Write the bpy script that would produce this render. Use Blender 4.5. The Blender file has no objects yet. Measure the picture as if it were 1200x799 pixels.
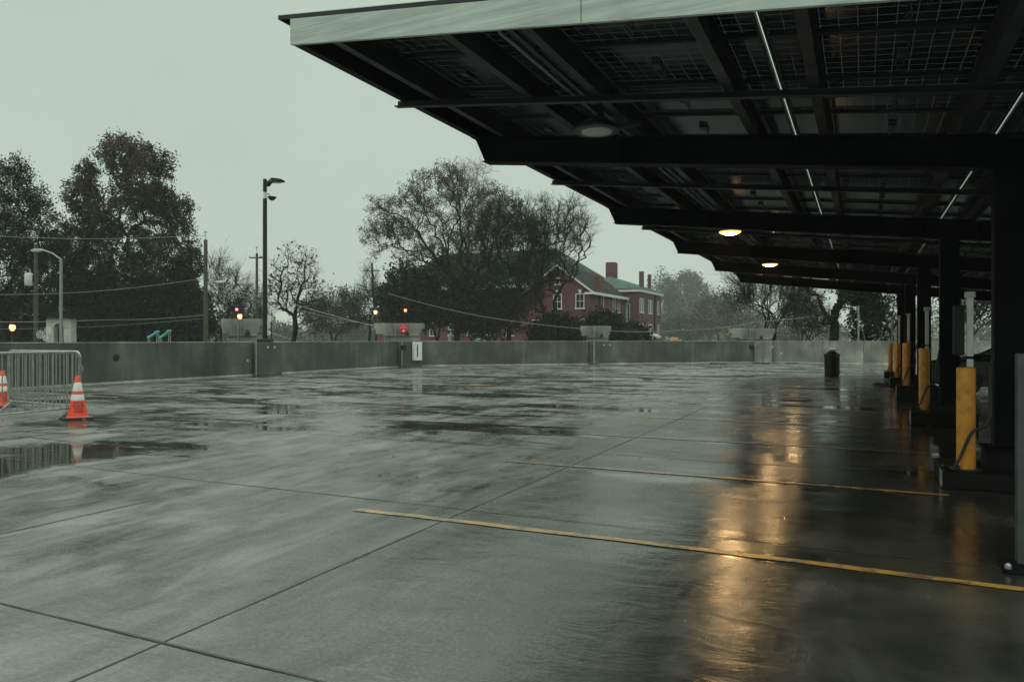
import bpy, math, random
import numpy as np
from mathutils import Vector, Matrix

rnd = random.Random(7)
scene = bpy.context.scene
COL = scene.collection
PI = math.pi

# ------------------------------------------------------------------ frame of reference
# X runs across the stalls (the charger row stands near X = 1), Y runs along the row, deck top is Z = 0.
EYE = 1.3
TH = math.radians(25.2)
FOC, CX, HOR = 872.0, 600.0, 398.0
CT, ST = math.cos(TH), math.sin(TH)


def ray(px):
    r = (px - CX) / FOC
    return (CT * r - ST, ST * r + CT)


def at(px, d, py=None):
    """point at survey bearing px, distance d ahead (py gives the height)"""
    a, b = ray(px)
    if py is None:
        return Vector((a * d, b * d, 0))
    return Vector((a * d, b * d, EYE + (HOR - py) * d / FOC))


def on_deck(px, py):
    d = FOC * EYE / (py - HOR)
    return at(px, d)


def ground_z(x, y):
    d = math.hypot(x + 5, y - 20)
    t = min(max((d - 45) / 45, 0), 1)
    return -1.2 + 1.8 * t * t * (3 - 2 * t)


# ------------------------------------------------------------------ mesh builder
class MB:
    def __init__(s):
        s.v, s.f, s.m = [], [], []
        s.mi = 0

    def add(s, verts, faces):
        o = len(s.v)
        s.v += [tuple(p) for p in verts]
        s.f += [tuple(i + o for i in f) for f in faces]
        s.m += [s.mi] * len(faces)
        return s

    def box(s, c, d, rz=0.0, mat=None):
        x, y, z = d[0] / 2, d[1] / 2, d[2] / 2
        vs = [Vector((a * x, b * y, e * z)) for e in (-1, 1) for a, b in ((-1, -1), (1, -1), (1, 1), (-1, 1))]
        M = mat if mat is not None else Matrix.Rotation(rz, 3, 'Z')
        vs = [M @ p + Vector(c) for p in vs]
        return s.add(vs, [(3, 2, 1, 0), (4, 5, 6, 7), (0, 1, 5, 4), (1, 2, 6, 5), (2, 3, 7, 6), (3, 0, 4, 7)])

    def span(s, a, b):
        c = [(p + q) / 2 for p, q in zip(a, b)]
        return s.box(c, [abs(q - p) for p, q in zip(a, b)])

    def tube(s, pts, r, n=8, caps=True):
        pts = [Vector(p) for p in pts]
        rs = r if isinstance(r, (list, tuple)) else [r] * len(pts)
        o = len(s.v)
        vs, fs = [], []
        up = None
        for i, p in enumerate(pts):
            t = (pts[min(i + 1, len(pts) - 1)] - pts[max(i - 1, 0)])
            t = t.normalized() if t.length > 1e-9 else Vector((0, 0, 1))
            if up is None:
                up = Vector((0, 0, 1)) if abs(t.z) < .9 else Vector((1, 0, 0))
            a = (up - t * up.dot(t)).normalized()
            up = a
            b = t.cross(a)
            for k in range(n):
                q = 2 * PI * k / n
                vs.append(p + (a * math.cos(q) + b * math.sin(q)) * rs[i])
        for i in range(len(pts) - 1):
            for k in range(n):
                k2 = (k + 1) % n
                fs.append((i * n + k, i * n + k2, (i + 1) * n + k2, (i + 1) * n + k))
        if caps:
            fs.append(tuple(range(n - 1, -1, -1)))
            fs.append(tuple((len(pts) - 1) * n + k for k in range(n)))
        return s.add(vs, fs)

    def lathe(s, prof, c=(0, 0, 0), n=24, caps=True):
        vs, fs = [], []
        for r, z in prof:
            for k in range(n):
                q = 2 * PI * k / n
                vs.append((c[0] + r * math.cos(q), c[1] + r * math.sin(q), c[2] + z))
        for i in range(len(prof) - 1):
            for k in range(n):
                k2 = (k + 1) % n
                fs.append((i * n + k, i * n + k2, (i + 1) * n + k2, (i + 1) * n + k))
        if caps:
            fs.append(tuple(range(n - 1, -1, -1)))
            fs.append(tuple((len(prof) - 1) * n + k for k in range(n)))
        return s.add(vs, fs)

    def prism(s, poly, fn):
        """poly: 2D outline; fn(u, v, k) -> 3D point for the near (0) and far (1) side"""
        n = len(poly)
        vs = [fn(u, v, 0) for u, v in poly] + [fn(u, v, 1) for u, v in poly]
        fs = [tuple(range(n - 1, -1, -1)), tuple(range(n, 2 * n))]
        for i in range(n):
            j = (i + 1) % n
            fs.append((i, j, n + j, n + i))
        return s.add(vs, fs)

    def build(s, name, mat, parent=None, world=False, smooth=False, bevel=0.0, seg=2):
        me = bpy.data.meshes.new(name)
        vs = s.v
        if world and parent is not None:
            inv = parent.matrix_basis.inverted()
            vs = [tuple(inv @ Vector(p)) for p in vs]
        me.from_pydata(vs, [], s.f)
        for m in (mat if isinstance(mat, (list, tuple)) else [mat]):
            me.materials.append(m)
        me.polygons.foreach_set('material_index', s.m)
        import bmesh
        bm = bmesh.new()
        bm.from_mesh(me)
        bmesh.ops.recalc_face_normals(bm, faces=bm.faces)
        bm.to_mesh(me)
        bm.free()
        o = bpy.data.objects.new(name, me)
        COL.objects.link(o)
        if parent is not None:
            o.parent = parent
        if bevel:
            b = o.modifiers.new('edge', 'BEVEL')
            b.width = bevel
            b.segments = seg
            b.limit_method = 'ANGLE'
            b.angle_limit = math.radians(35)
        if smooth:
            me.polygons.foreach_set('use_smooth', [True] * len(me.polygons))
            me.set_sharp_from_angle(angle=math.radians(40))
        return o


def np_mesh(name, V, F, mat, parent=None, smooth=False):
    """V (n,3) float, F (m,4) int quads"""
    me = bpy.data.meshes.new(name)
    me.vertices.add(len(V))
    me.vertices.foreach_set('co', np.ascontiguousarray(V, dtype=np.float32).ravel())
    m, k = F.shape
    me.loops.add(m * k)
    me.loops.foreach_set('vertex_index', np.ascontiguousarray(F, dtype=np.int32).ravel())
    me.polygons.add(m)
    me.polygons.foreach_set('loop_start', np.arange(0, m * k, k, dtype=np.int32))
    me.materials.append(mat)
    if smooth:
        me.polygons.foreach_set('use_smooth', np.ones(m, dtype=bool))
    me.update(calc_edges=True)
    o = bpy.data.objects.new(name, me)
    COL.objects.link(o)
    if parent is not None:
        o.parent = parent
    return o


def tag(o, label=None, cat=None, group=None, kind=None):
    if label:
        o['label'] = label
    if cat:
        o['category'] = cat
    if group:
        o['group'] = group
    if kind:
        o['kind'] = kind
    return o


def thing(name, label, cat, loc=(0, 0, 0), rz=0.0, group=None):
    o = bpy.data.objects.new(name, None)
    o.empty_display_size = .2
    COL.objects.link(o)
    o.matrix_basis = Matrix.Translation(Vector(loc)) @ Matrix.Rotation(rz, 4, 'Z')
    return tag(o, label, cat, group)


def copy_tree(o, parent=None):
    c = o.copy()
    COL.objects.link(c)
    c.parent = parent
    for ch in list(o.children):
        copy_tree(ch, c)
    return c


def place(o, loc, rz=0.0):
    o.matrix_basis = Matrix.Translation(Vector(loc)) @ Matrix.Rotation(rz, 4, 'Z')


# ------------------------------------------------------------------ materials
class NT:
    def __init__(s, name):
        s.mat = bpy.data.materials.new(name)
        s.mat.use_nodes = True
        s.t = s.mat.node_tree
        s.b = s.t.nodes['Principled BSDF']
        s.out = s.t.nodes['Material Output']

    def n(s, typ, **kw):
        nd = s.t.nodes.new(typ)
        for k, v in kw.items():
            if k.startswith('i_'):
                key = k[2:]
                key = int(key) if key.isdigit() else key.replace('_', ' ')
                nd.inputs[key].default_value = v
            else:
                setattr(nd, k, v)
        return nd

    def l(s, a, b):
        s.t.links.new(a, b)

    def coord(s, scale=(1, 1, 1), kind='Object'):
        tc = s.n('ShaderNodeTexCoord')
        mp = s.n('ShaderNodeMapping')
        mp.inputs['Scale'].default_value = scale
        s.l(tc.outputs[kind], mp.inputs['Vector'])
        return mp.outputs['Vector']

    def noise(s, vec, scale, detail=4, rough=.55, dist=0.0):
        nd = s.n('ShaderNodeTexNoise')
        nd.inputs['Scale'].default_value = scale
        nd.inputs['Detail'].default_value = detail
        nd.inputs['Roughness'].default_value = rough
        nd.inputs['Distortion'].default_value = dist
        s.l(vec, nd.inputs['Vector'])
        return nd.outputs['Fac']

    def ramp(s, fac, stops, interp='LINEAR'):
        nd = s.n('ShaderNodeValToRGB')
        nd.color_ramp.interpolation = interp
        cr = nd.color_ramp
        while len(cr.elements) < len(stops):
            cr.elements.new(.5)
        for e, (p, c) in zip(cr.elements, stops):
            e.position = p
            e.color = (c, c, c, 1) if not isinstance(c, (tuple, list)) else (*c, 1)
        s.l(fac, nd.inputs['Fac'])
        return nd.outputs['Color']

    def math(s, op, a, b=0.0, c=None, clamp=False):
        nd = s.n('ShaderNodeMath', operation=op, use_clamp=clamp)
        for i, q in enumerate((a, b, c)):
            if q is None:
                continue
            if isinstance(q, (int, float)):
                nd.inputs[i].default_value = q
            else:
                s.l(q, nd.inputs[i])
        return nd.outputs[0]

    def mix(s, fac, a, b, mode='MIX'):
        nd = s.n('ShaderNodeMix', data_type='RGBA', blend_type=mode)
        for sock, q in ((nd.inputs['Factor'], fac), (nd.inputs['A'], a), (nd.inputs['B'], b)):
            if isinstance(q, (int, float)):
                sock.default_value = q if sock.type == 'VALUE' else (q, q, q, 1)
            elif isinstance(q, (tuple, list)):
                sock.default_value = (*q, 1)
            else:
                s.l(q, sock)
        return nd.outputs['Result']

    def bump(s, h, strength=.3, dist=.01, prev=None):
        nd = s.n('ShaderNodeBump')
        nd.inputs['Distance'].default_value = dist
        if isinstance(strength, (int, float)):
            nd.inputs['Strength'].default_value = strength
        else:
            s.l(strength, nd.inputs['Strength'])
        s.l(h, nd.inputs['Height'])
        if prev is not None:
            s.l(prev, nd.inputs['Normal'])
        return nd.outputs['Normal']


def paint(name, col, rough=.5, metal=0.0, var=.25, scale=3.0, bump=.0, spec=.5, dirt=None):
    """worn paint / metal / plastic: colour with uneven wear"""
    m = NT(name)
    v = m.coord()
    f = m.noise(v, scale, 6, .6)
    k = m.ramp(f, [(.3, 1 - var), (.7, 1 + var * .4)])
    c = m.mix(1.0, col, k, 'MULTIPLY')
    if dirt:
        g = m.ramp(m.noise(v, scale * 2.3, 8, .65), [(.5, 0.0), (.72, 1.0)])
        c = m.mix(m.math('MULTIPLY', g, dirt[1]), c, dirt[0])
    m.l(c, m.b.inputs['Base Color'])
    m.l(m.ramp(f, [(.3, min(rough + .12, 1)), (.7, max(rough - .1, .02))]), m.b.inputs['Roughness'])
    m.b.inputs['Metallic'].default_value = metal
    m.b.inputs['Specular IOR Level'].default_value = spec
    if bump:
        m.l(m.bump(m.noise(v, scale * 12, 5), bump, .01), m.b.inputs['Normal'])
    return m.mat


def emit(name, col, strength):
    m = NT(name)
    m.b.inputs['Base Color'].default_value = (.8, .8, .8, 1)
    m.b.inputs['Emission Color'].default_value = (*col, 1)
    m.b.inputs['Emission Strength'].default_value = strength
    return m.mat


M = {}
M['black_steel'] = paint('black_steel', (.004, .004, .007), .65, 0, .3, 2.5, .05, spec=.06)
M['purlin_steel'] = paint('purlin_steel', (.016, .017, .021), .55, 0, .3, 2.0, .05, spec=.2)
M['dark_rubber'] = paint('dark_rubber', (.014, .014, .014), .6, 0, .3, 6)
M['galv'] = paint('galvanised', (.26, .28, .275), .45, .6, .35, 8, .1, dirt=((.15, .14, .12), .35))
M['grey_metal'] = paint('grey_metal', (.35, .37, .36), .5, .2, .2, 5, .05)
M['guard'] = paint('guard_sheet', (.045, .049, .052), .6, .0, .4, 5, .1, spec=.15, dirt=((.04, .04, .04), .5))
M['white_paint'] = paint('white_paint', (.55, .58, .55), .5, 0, .18, 5, .05, dirt=((.3, .29, .25), .4))
M['yellow_sleeve'] = paint('yellow_sleeve', (.62, .255, .010), .42, 0, .28, 4, .08, dirt=((.09, .05, .015), .6))
M['orange_cone'] = paint('orange_cone', (.72, .055, .02), .5, 0, .12, 9, .05, dirt=((.35, .05, .02), .3))
M['cone_white'] = paint('reflective_white', (.5, .52, .5), .35, 0, .12, 12, .0, dirt=((.35, .33, .3), .3))
M['black_ink'] = paint('black_ink', (.02, .015, .015), .6, 0, .1, 5)
M['wood_pole'] = paint('wood_pole', (.055, .045, .036), .85, 0, .4, 4, .4)
M['lamp_black'] = paint('lamp_black', (.010, .012, .012), .45, 0, .2, 3, spec=.25)
M['teal'] = paint('teal_plastic', (.06, .42, .40), .4, 0, .15, 3)
M['red_plate'] = paint('red_plate', (.55, .008, .02), .4, 0, .1, 5)
M['glass_dark'] = paint('dark_glass', (.012, .014, .016), .06, 0, .1, 2)
M['car_black'] = paint('car_black', (.012, .012, .014), .18, .2, .1, 2)
M['car_white'] = paint('car_white', (.75, .76, .75), .25, 0, .08, 2)
M['slate'] = paint('slate_roof', (.013, .014, .016), .8, 0, .35, 1.2, .3, spec=.08)
M['sealant'] = paint('joint_sealant', (.022, .022, .021), .5, 0, .3, 3, .3)
M['plaster'] = paint('plaster', (.42, .43, .40), .8, 0, .3, 2, .3, dirt=((.12, .12, .1), .5))
M['rim'] = paint('wheel_rim', (.3, .31, .32), .3, .8, .1, 4)
M['lens_off'] = paint('lamp_lens_unlit', (.30, .30, .28), .35, 0, .15, 10)
M['lamp_glow'] = emit('lamp_glow', (1.0, .62, .26), 330.0)
M['lamp_rim'] = emit('lamp_rim_glow', (1.0, .50, .15), 1.9)
M['lantern_glow'] = emit('lantern_glow', (1.0, .27, .10), 3.2)
M['red_glow'] = emit('red_signal_glow', (1.0, .06, .03), 5.0)


def concrete(name, col, dark=.5, streak=1.0, rough=.75, spec=.4):
    m = NT(name)
    m.b.inputs['Specular IOR Level'].default_value = spec
    v = m.coord()
    vs = m.coord((1.0, 1.0, .16))
    big = m.noise(v, .7, 6, .6)
    st = m.noise(vs, 1.9, 8, .68, .5)
    fine = m.noise(v, 22, 6, .65)
    k = m.ramp(big, [(.3, dark * .8), (.5, .9), (.7, 1.6)])
    c = m.mix(1.0, col, k, 'MULTIPLY')
    s2 = m.ramp(st, [(.30, .35), (.48, .9), (.62, 1.05), (.72, 1.9)])
    c = m.mix(.85 * streak, c, m.mix(1.0, c, s2, 'MULTIPLY'))
    c = m.mix(.4, c, m.mix(1.0, c, m.ramp(fine, [(.3, .6), (.7, 1.3)]), 'MULTIPLY'))
    # bug holes
    vo = m.n('ShaderNodeTexVoronoi', feature='F1')
    vo.inputs['Scale'].default_value = 9
    m.l(v, vo.inputs['Vector'])
    h = m.ramp(vo.outputs['Distance'], [(.05, 0.0), (.1, 1.0)])
    c = m.mix(.6, c, m.mix(1.0, c, h, 'MULTIPLY'))
    m.l(c, m.b.inputs['Base Color'])
    m.l(m.ramp(big, [(.3, rough - .2), (.7, rough + .1)]), m.b.inputs['Roughness'])
    nb = m.bump(fine, .25, .006)
    m.l(nb, m.b.inputs['Normal'])
    return m.mat


M['wall_conc'] = concrete('parapet_concrete', (.068, .071, .066))
M['pier_conc'] = concrete('pier_concrete', (.19, .193, .172))
M['front_lit_conc'] = concrete('front_lit_parapet_concrete', (.165, .168, .150))  # same parapet concrete, lighter because front light is put into its colour
M['top_glint'] = concrete('top_glint_concrete', (.24, .245, .225))  # lighter tone stands in for sky glint on the wall tops
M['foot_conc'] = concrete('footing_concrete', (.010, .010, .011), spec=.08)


def fascia_mat():
    m = NT('weathered_zinc')
    v = m.coord((1, 1, 1))
    vs = m.coord((.25, 1, 5))
    g = m.noise(vs, 5, 8, .7, .3)
    b = m.noise(v, 1.4, 5, .6)
    c = m.ramp(g, [(.25, (.16, .20, .18)), (.5, (.28, .335, .305)), (.75, (.40, .46, .425))])
    c = m.mix(.35, c, m.mix(1.0, c, m.ramp(b, [(.3, .6), (.65, 1.1)]), 'MULTIPLY'))
    m.l(c, m.b.inputs['Base Color'])
    m.b.inputs['Roughness'].default_value = .55
    m.b.inputs['Metallic'].default_value = .0
    m.l(m.bump(g, .15, .004), m.b.inputs['Normal'])
    return m.mat


M['fascia'] = fascia_mat()


def brick_mat(name, c1, c2, mortar):
    m = NT(name)
    v = m.coord()
    cb = m.n('ShaderNodeCombineXYZ')
    sp = m.n('ShaderNodeSeparateXYZ')
    m.l(v, sp.inputs[0])
    m.l(m.math('ADD', sp.outputs[0], sp.outputs[1]), cb.inputs[0])
    m.l(sp.outputs[2], cb.inputs[1])
    br = m.n('ShaderNodeTexBrick')
    m.l(cb.outputs[0], br.inputs['Vector'])
    br.inputs['Scale'].default_value = 1.0
    br.inputs['Brick Width'].default_value = .13
    br.inputs['Row Height'].default_value = .075
    br.inputs['Mortar Size'].default_value = .008
    br.inputs['Color1'].default_value = (*c1, 1)
    br.inputs['Color2'].default_value = (*c2, 1)
    br.inputs['Mortar'].default_value = (*mortar, 1)
    big = m.noise(v, .35, 6, .6)
    c = m.mix(.6, br.outputs['Color'], m.mix(1.0, br.outputs['Color'], m.ramp(big, [(.3, .5), (.7, 1.25)]), 'MULTIPLY'))
    m.l(c, m.b.inputs['Base Color'])
    m.b.inputs['Roughness'].default_value = .8
    return m.mat


M['brick'] = brick_mat('red_brick', (.105, .017, .016), (.075, .014, .013), (.06, .032, .028))


def seam_roof(name, col):
    m = NT(name)
    v = m.coord()
    w = m.n('ShaderNodeTexWave', wave_type='BANDS', bands_direction='X')
    w.inputs['Scale'].default_value = .55
    m.l(v, w.inputs['Vector'])
    k = m.ramp(w.outputs['Color'], [(.0, .55), (.12, 1.0), (1.0, 1.05)])
    n = m.ramp(m.noise(v, .8, 5), [(.3, .7), (.7, 1.15)])
    c = m.mix(1.0, m.mix(1.0, col, k, 'MULTIPLY'), n, 'MULTIPLY')
    m.l(c, m.b.inputs['Base Color'])
    m.b.inputs['Roughness'].default_value = .7
    m.b.inputs['Specular IOR Level'].default_value = .12
    return m.mat


M['green_roof'] = seam_roof('green_seam_roof', (.009, .022, .018))
M['pale_roof'] = seam_roof('pale_seam_roof', (.045, .080, .068))


def leaf_mat(name, cols, rough=.6, scale=.25, zmix=None):
    """cols: list of colours picked clump by clump"""
    m = NT(name)
    v = m.coord()
    f = m.noise(v, scale, 4, .7)
    f2 = m.noise(v, scale * 9, 2, .5)
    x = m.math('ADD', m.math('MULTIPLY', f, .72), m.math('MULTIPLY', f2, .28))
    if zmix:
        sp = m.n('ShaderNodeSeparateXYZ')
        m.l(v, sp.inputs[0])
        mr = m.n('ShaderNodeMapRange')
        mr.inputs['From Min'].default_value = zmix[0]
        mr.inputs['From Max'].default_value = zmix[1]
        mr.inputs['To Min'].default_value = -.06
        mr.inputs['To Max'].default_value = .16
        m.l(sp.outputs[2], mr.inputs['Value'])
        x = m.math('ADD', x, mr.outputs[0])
    n = len(cols)
    c = m.ramp(x, [(.34 + .34 * i / max(n - 1, 1), q) for i, q in enumerate(cols)])
    m.l(c, m.b.inputs['Base Color'])
    m.b.inputs['Roughness'].default_value = rough
    m.b.inputs['Specular IOR Level'].default_value = .06
    return m.mat


M['bark'] = paint('bark', (.011, .010, .010), .95, 0, .4, 3, .4, spec=.05)
M['bark_pale'] = paint('bark_pale', (.075, .068, .055), .95, 0, .4, 3, .4, spec=.05)
M['twig'] = paint('twig', (.011, .009, .009), .95, 0, .3, 2, spec=.05)
M['twig_pale'] = paint('twig_pale', (.10, .085, .06), .95, 0, .3, 2, spec=.05)
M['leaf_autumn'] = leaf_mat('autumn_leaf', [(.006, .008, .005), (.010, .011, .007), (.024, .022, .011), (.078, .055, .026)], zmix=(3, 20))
M['leaf_dark'] = leaf_mat('dark_leaf', [(.006, .007, .006), (.009, .010, .007), (.016, .016, .010)])
M['leaf_ever'] = leaf_mat('evergreen_leaf', [(.005, .007, .006), (.008, .010, .008), (.013, .015, .011)])
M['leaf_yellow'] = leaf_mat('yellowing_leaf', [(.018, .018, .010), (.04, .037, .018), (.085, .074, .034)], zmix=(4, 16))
M['leaf_brown'] = leaf_mat('brown_leaf', [(.026, .017, .014), (.04, .024, .017), (.055, .034, .022)])
M['leaf_mist'] = leaf_mat('hazed_leaf', [(.04, .045, .03), (.06, .06, .038), (.09, .085, .05)])  # leaf colour lightened to paint haze over the distant trees


def ground_mat():
    m = NT('wet_lawn_and_asphalt')
    v = m.coord()
    f = m.noise(v, .05, 6, .6)
    c = m.ramp(f, [(.4, (.03, .036, .018)), (.5, (.045, .045, .025)), (.6, (.04, .04, .038))])
    m.l(c, m.b.inputs['Base Color'])
    m.b.inputs['Roughness'].default_value = .8
    return m.mat


def panel_mat():
    """underside of a glass module: dark cells, clear slits between them"""
    m = NT('glass_module')
    v = m.coord()
    sp = m.n('ShaderNodeSeparateXYZ')
    m.l(v, sp.inputs[0])

    def line(sock, pitch, w):
        f = m.math('FRACT', m.math('ADD', m.math('DIVIDE', sock, pitch), 50.0))
        return m.math('LESS_THAN', m.math('ABSOLUTE', m.math('SUBTRACT', f, .5)), w / pitch / 2)
    gx = line(sp.outputs[0], .1213, .0034)
    gy = line(sp.outputs[1], .1290, .0062)
    g = m.math('MAXIMUM', gx, gy)
    n = m.noise(v, 1.7, 3)
    c = m.ramp(n, [(.35, (.006, .007, .011)), (.65, (.012, .014, .024))])
    m.l(c, m.b.inputs['Base Color'])
    m.b.inputs['Roughness'].default_value = .16
    m.b.inputs['Specular IOR Level'].default_value = .045
    tr = m.n('ShaderNodeBsdfTransparent')
    tr.inputs[0].default_value = (.075, .08, .078, 1)
    mx = m.n('ShaderNodeMixShader')
    m.l(g, mx.inputs[0])
    m.l(m.b.outputs[0], mx.inputs[1])
    m.l(tr.outputs[0], mx.inputs[2])
    m.l(mx.outputs[0], m.out.inputs['Surface'])
    return m.mat


M['module'] = panel_mat()


def clear_glass():
    m = NT('clear_module_glass')
    tr = m.n('ShaderNodeBsdfTransparent')
    tr.inputs[0].default_value = (.9, .92, .91, 1)
    gl = m.n('ShaderNodeBsdfGlossy')
    gl.inputs['Roughness'].default_value = .1
    mx_ = m.n('ShaderNodeMixShader')
    mx_.inputs[0].default_value = .06
    m.l(tr.outputs[0], mx_.inputs[1])
    m.l(gl.outputs[0], mx_.inputs[2])
    m.l(mx_.outputs[0], m.out.inputs['Surface'])
    return m.mat


M['clear'] = clear_glass()


def deck_mat():
    m = NT('wet_deck_concrete')
    v = m.coord()
    # standing water: noise plus the low spots of this deck
    n1 = m.noise(v, .55, 8, .62, .5)
    n2 = m.noise(m.coord((.35, 1.5, 1)), .9, 6, .65, .3)
    h = m.math('ADD', m.math('MULTIPLY', n1, .6), m.math('MULTIPLY', n2, .4))
    tc = m.n('ShaderNodeTexCoord')
    tot = None
    lows = [
        # px, py, rx, ry, weight : surveyed low spots (bearing / depression) -> metres
        (40, 530, 2.0, .9, .13), (20, 500, 1.5, .5, .09), (130, 548, 1.5, .7, .10), (330, 485, 2.2, 1.6, .13), (250, 500, 1.6, .9, .10), (590, 500, 1.8, 1.5, .15),
        (640, 460, 3.0, 1.5, .11), (480, 575, .8, .5, .10), (400, 455, 3.5, 1.8, .09), (180, 470, 3, 1.2, .10),
        (840, 655, 1.0, .25, .12), (950, 470, 3.0, 3.0, .06),
        (780, 445, 5.0, 2.0, .07), (660, 545, 1.1, .6, .10), (560, 450, 3, 1.2, .08),
        (450, 545, 2.2, 1.3, -.16), (700, 500, 2.6, 1.8, -.12), (300, 640, 2.0, 1.3, -.12), (250, 740, 1.6, .8, -.16), (600, 720, 1.4, .7, -.14), (740, 590, .9, .7, -.08), (560, 470, 2.0, 1.0, -.08),
    ]
    for px, py, rx, ry, w in lows:
        p = on_deck(px, py)
        sb = m.n('ShaderNodeVectorMath', operation='SUBTRACT')
        m.l(tc.outputs['Object'], sb.inputs[0])
        sb.inputs[1].default_value = (p.x, p.y, 0)
        # axes follow the camera bearing loosely: wide across, shallow along
        ml = m.n('ShaderNodeVectorMath', operation='MULTIPLY')
        w = w * .62 if w > 0 else w
        rot = m.n('ShaderNodeVectorRotate', rotation_type='Z_AXIS')
        rot.inputs['Angle'].default_value = -TH
        m.l(sb.outputs[0], rot.inputs['Vector'])
        m.l(rot.outputs[0], ml.inputs[0])
        ml.inputs[1].default_value = (1 / rx, 1 / ry, 0)
        ln = m.n('ShaderNodeVectorMath', operation='LENGTH')
        m.l(ml.outputs[0], ln.inputs[0])
        mr = m.n('ShaderNodeMapRange', interpolation_type='SMOOTHSTEP')
        mr.inputs['From Min'].default_value = 1.5
        mr.inputs['From Max'].default_value = .2
        mr.inputs['To Min'].default_value = 0
        mr.inputs['To Max'].default_value = w
        m.l(ln.outputs['Value'], mr.inputs['Value'])
        tot = mr.outputs[0] if tot is None else m.math('ADD', tot, mr.outputs[0])
    h = m.math('ADD', h, tot)
    n3 = m.noise(m.coord((.27, 1.1, 1)), .9, 10, .70, .9)
    ysp = m.n('ShaderNodeSeparateXYZ')
    m.l(tc.outputs['Object'], ysp.inputs[0])
    far = m.n('ShaderNodeMapRange', interpolation_type='SMOOTHSTEP')
    for k_, v_ in (('From Min', 4.5), ('From Max', 10.0), ('To Min', -.09), ('To Max', 0.0)):
        far.inputs[k_].default_value = v_
    m.l(ysp.outputs[1], far.inputs['Value'])
    n3 = m.math('ADD', m.math('ADD', n3, far.outputs[0]), m.math('MULTIPLY', tot, .30))
    streaks = m.ramp(n3, [(.505, 0.0), (.60, 1.0)], 'EASE')
    pud = m.ramp(h, [(.535, 0.0), (.615, 1.0)], 'EASE')
    pud = m.math('MAXIMUM', pud, streaks)          # 1 = standing water
    damp = m.ramp(h, [(.40, 0.0), (.56, 1.0)], 'EASE')          # 1 = soaked film
    # colour of the slab itself
    b1 = m.noise(v, .9, 7, .65, .4)
    b2 = m.noise(m.coord((1, .3, 1)), 3.2, 8, .7, .6)
    fine = m.noise(v, 46, 7, .75)
    c = m.ramp(b1, [(.3, (.012, .0117, .010)), (.5, (.024, .0235, .020)), (.72, (.050, .048, .040))])
    c = m.mix(.5, c, m.mix(1.0, c, m.ramp(b2, [(.3, .55), (.55, 1.0), (.8, 1.35)]), 'MULTIPLY'))
    c = m.mix(.35, c, m.mix(1.0, c, m.ramp(fine, [(.3, .3), (.7, 1.7)]), 'MULTIPLY'))
    rust = m.ramp(m.noise(v, .33, 5, .6), [(.52, 0.0), (.68, .45)])
    c = m.mix(rust, c, (.105, .085, .052))
    # black scuffs and dropped specks
    sc = m.ramp(m.noise(m.coord((.5, 2.2, 1)), 2.1, 9, .72, 1.2), [(.64, 0.0), (.70, .75)])
    c = m.mix(sc, c, (.03, .03, .028))
    c = m.mix(m.math('MULTIPLY', damp, .45), c, m.mix(1.0, c, (.5, .5, .5), 'MULTIPLY'))
    m.l(c, m.b.inputs['Base Color'])
    m.l(m.math('ADD', m.math('MULTIPLY', m.math('SUBTRACT', b2, .5), .3), .5), m.b.inputs['Roughness'])
    m.b.inputs['IOR'].default_value = 1.5
    m.b.inputs['Specular IOR Level'].default_value = .0
    # the water film over the slab
    # made-up roughness split for brightness: rougher aisle, smoother stalls right of the long joint
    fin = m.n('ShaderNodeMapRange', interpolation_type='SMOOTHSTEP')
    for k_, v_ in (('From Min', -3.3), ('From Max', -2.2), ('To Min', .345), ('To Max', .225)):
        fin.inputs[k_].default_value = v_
    # the smoother side stops where the canopy stops, to brighten the deck beyond
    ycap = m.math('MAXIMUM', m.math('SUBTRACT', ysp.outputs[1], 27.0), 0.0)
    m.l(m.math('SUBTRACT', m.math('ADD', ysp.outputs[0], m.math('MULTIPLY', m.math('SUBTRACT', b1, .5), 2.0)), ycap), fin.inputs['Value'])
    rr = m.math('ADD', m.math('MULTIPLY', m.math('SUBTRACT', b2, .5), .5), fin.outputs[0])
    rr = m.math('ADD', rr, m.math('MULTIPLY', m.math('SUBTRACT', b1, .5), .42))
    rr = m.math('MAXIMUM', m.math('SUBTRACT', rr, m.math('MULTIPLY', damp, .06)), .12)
    rr = m.mix(pud, rr, .06)
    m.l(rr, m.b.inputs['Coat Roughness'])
    m.b.inputs['Coat IOR'].default_value = 3.3
    grain = m.ramp(m.math('ADD', m.math('MULTIPLY', fine, .6), m.math('MULTIPLY', b2, .4)), [(.36, .62), (.56, 1.0)])
    grain = m.math('MAXIMUM', grain, pud)
    m.l(m.math('MULTIPLY', m.math('ADD', m.math('MULTIPLY', damp, .15), .87), grain), m.b.inputs['Coat Weight'])
    dry = m.math('SUBTRACT', 1.0, pud)
    wav = m.noise(m.coord((.75, 1.35, 1)), 3.0, 7, .62, .5)
    nb = m.bump(wav, m.math('ADD', m.math('MULTIPLY', dry, .28), .008), .022)
    nc = m.bump(fine, m.math('MULTIPLY', dry, .14), .002, nb)
    nb = m.bump(fine, m.math('MULTIPLY', dry, .2), .004, nb)
    m.l(nb, m.b.inputs['Normal'])
    m.l(nc, m.b.inputs['Coat Normal'])
    return m.mat


M['deck'] = deck_mat()


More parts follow.
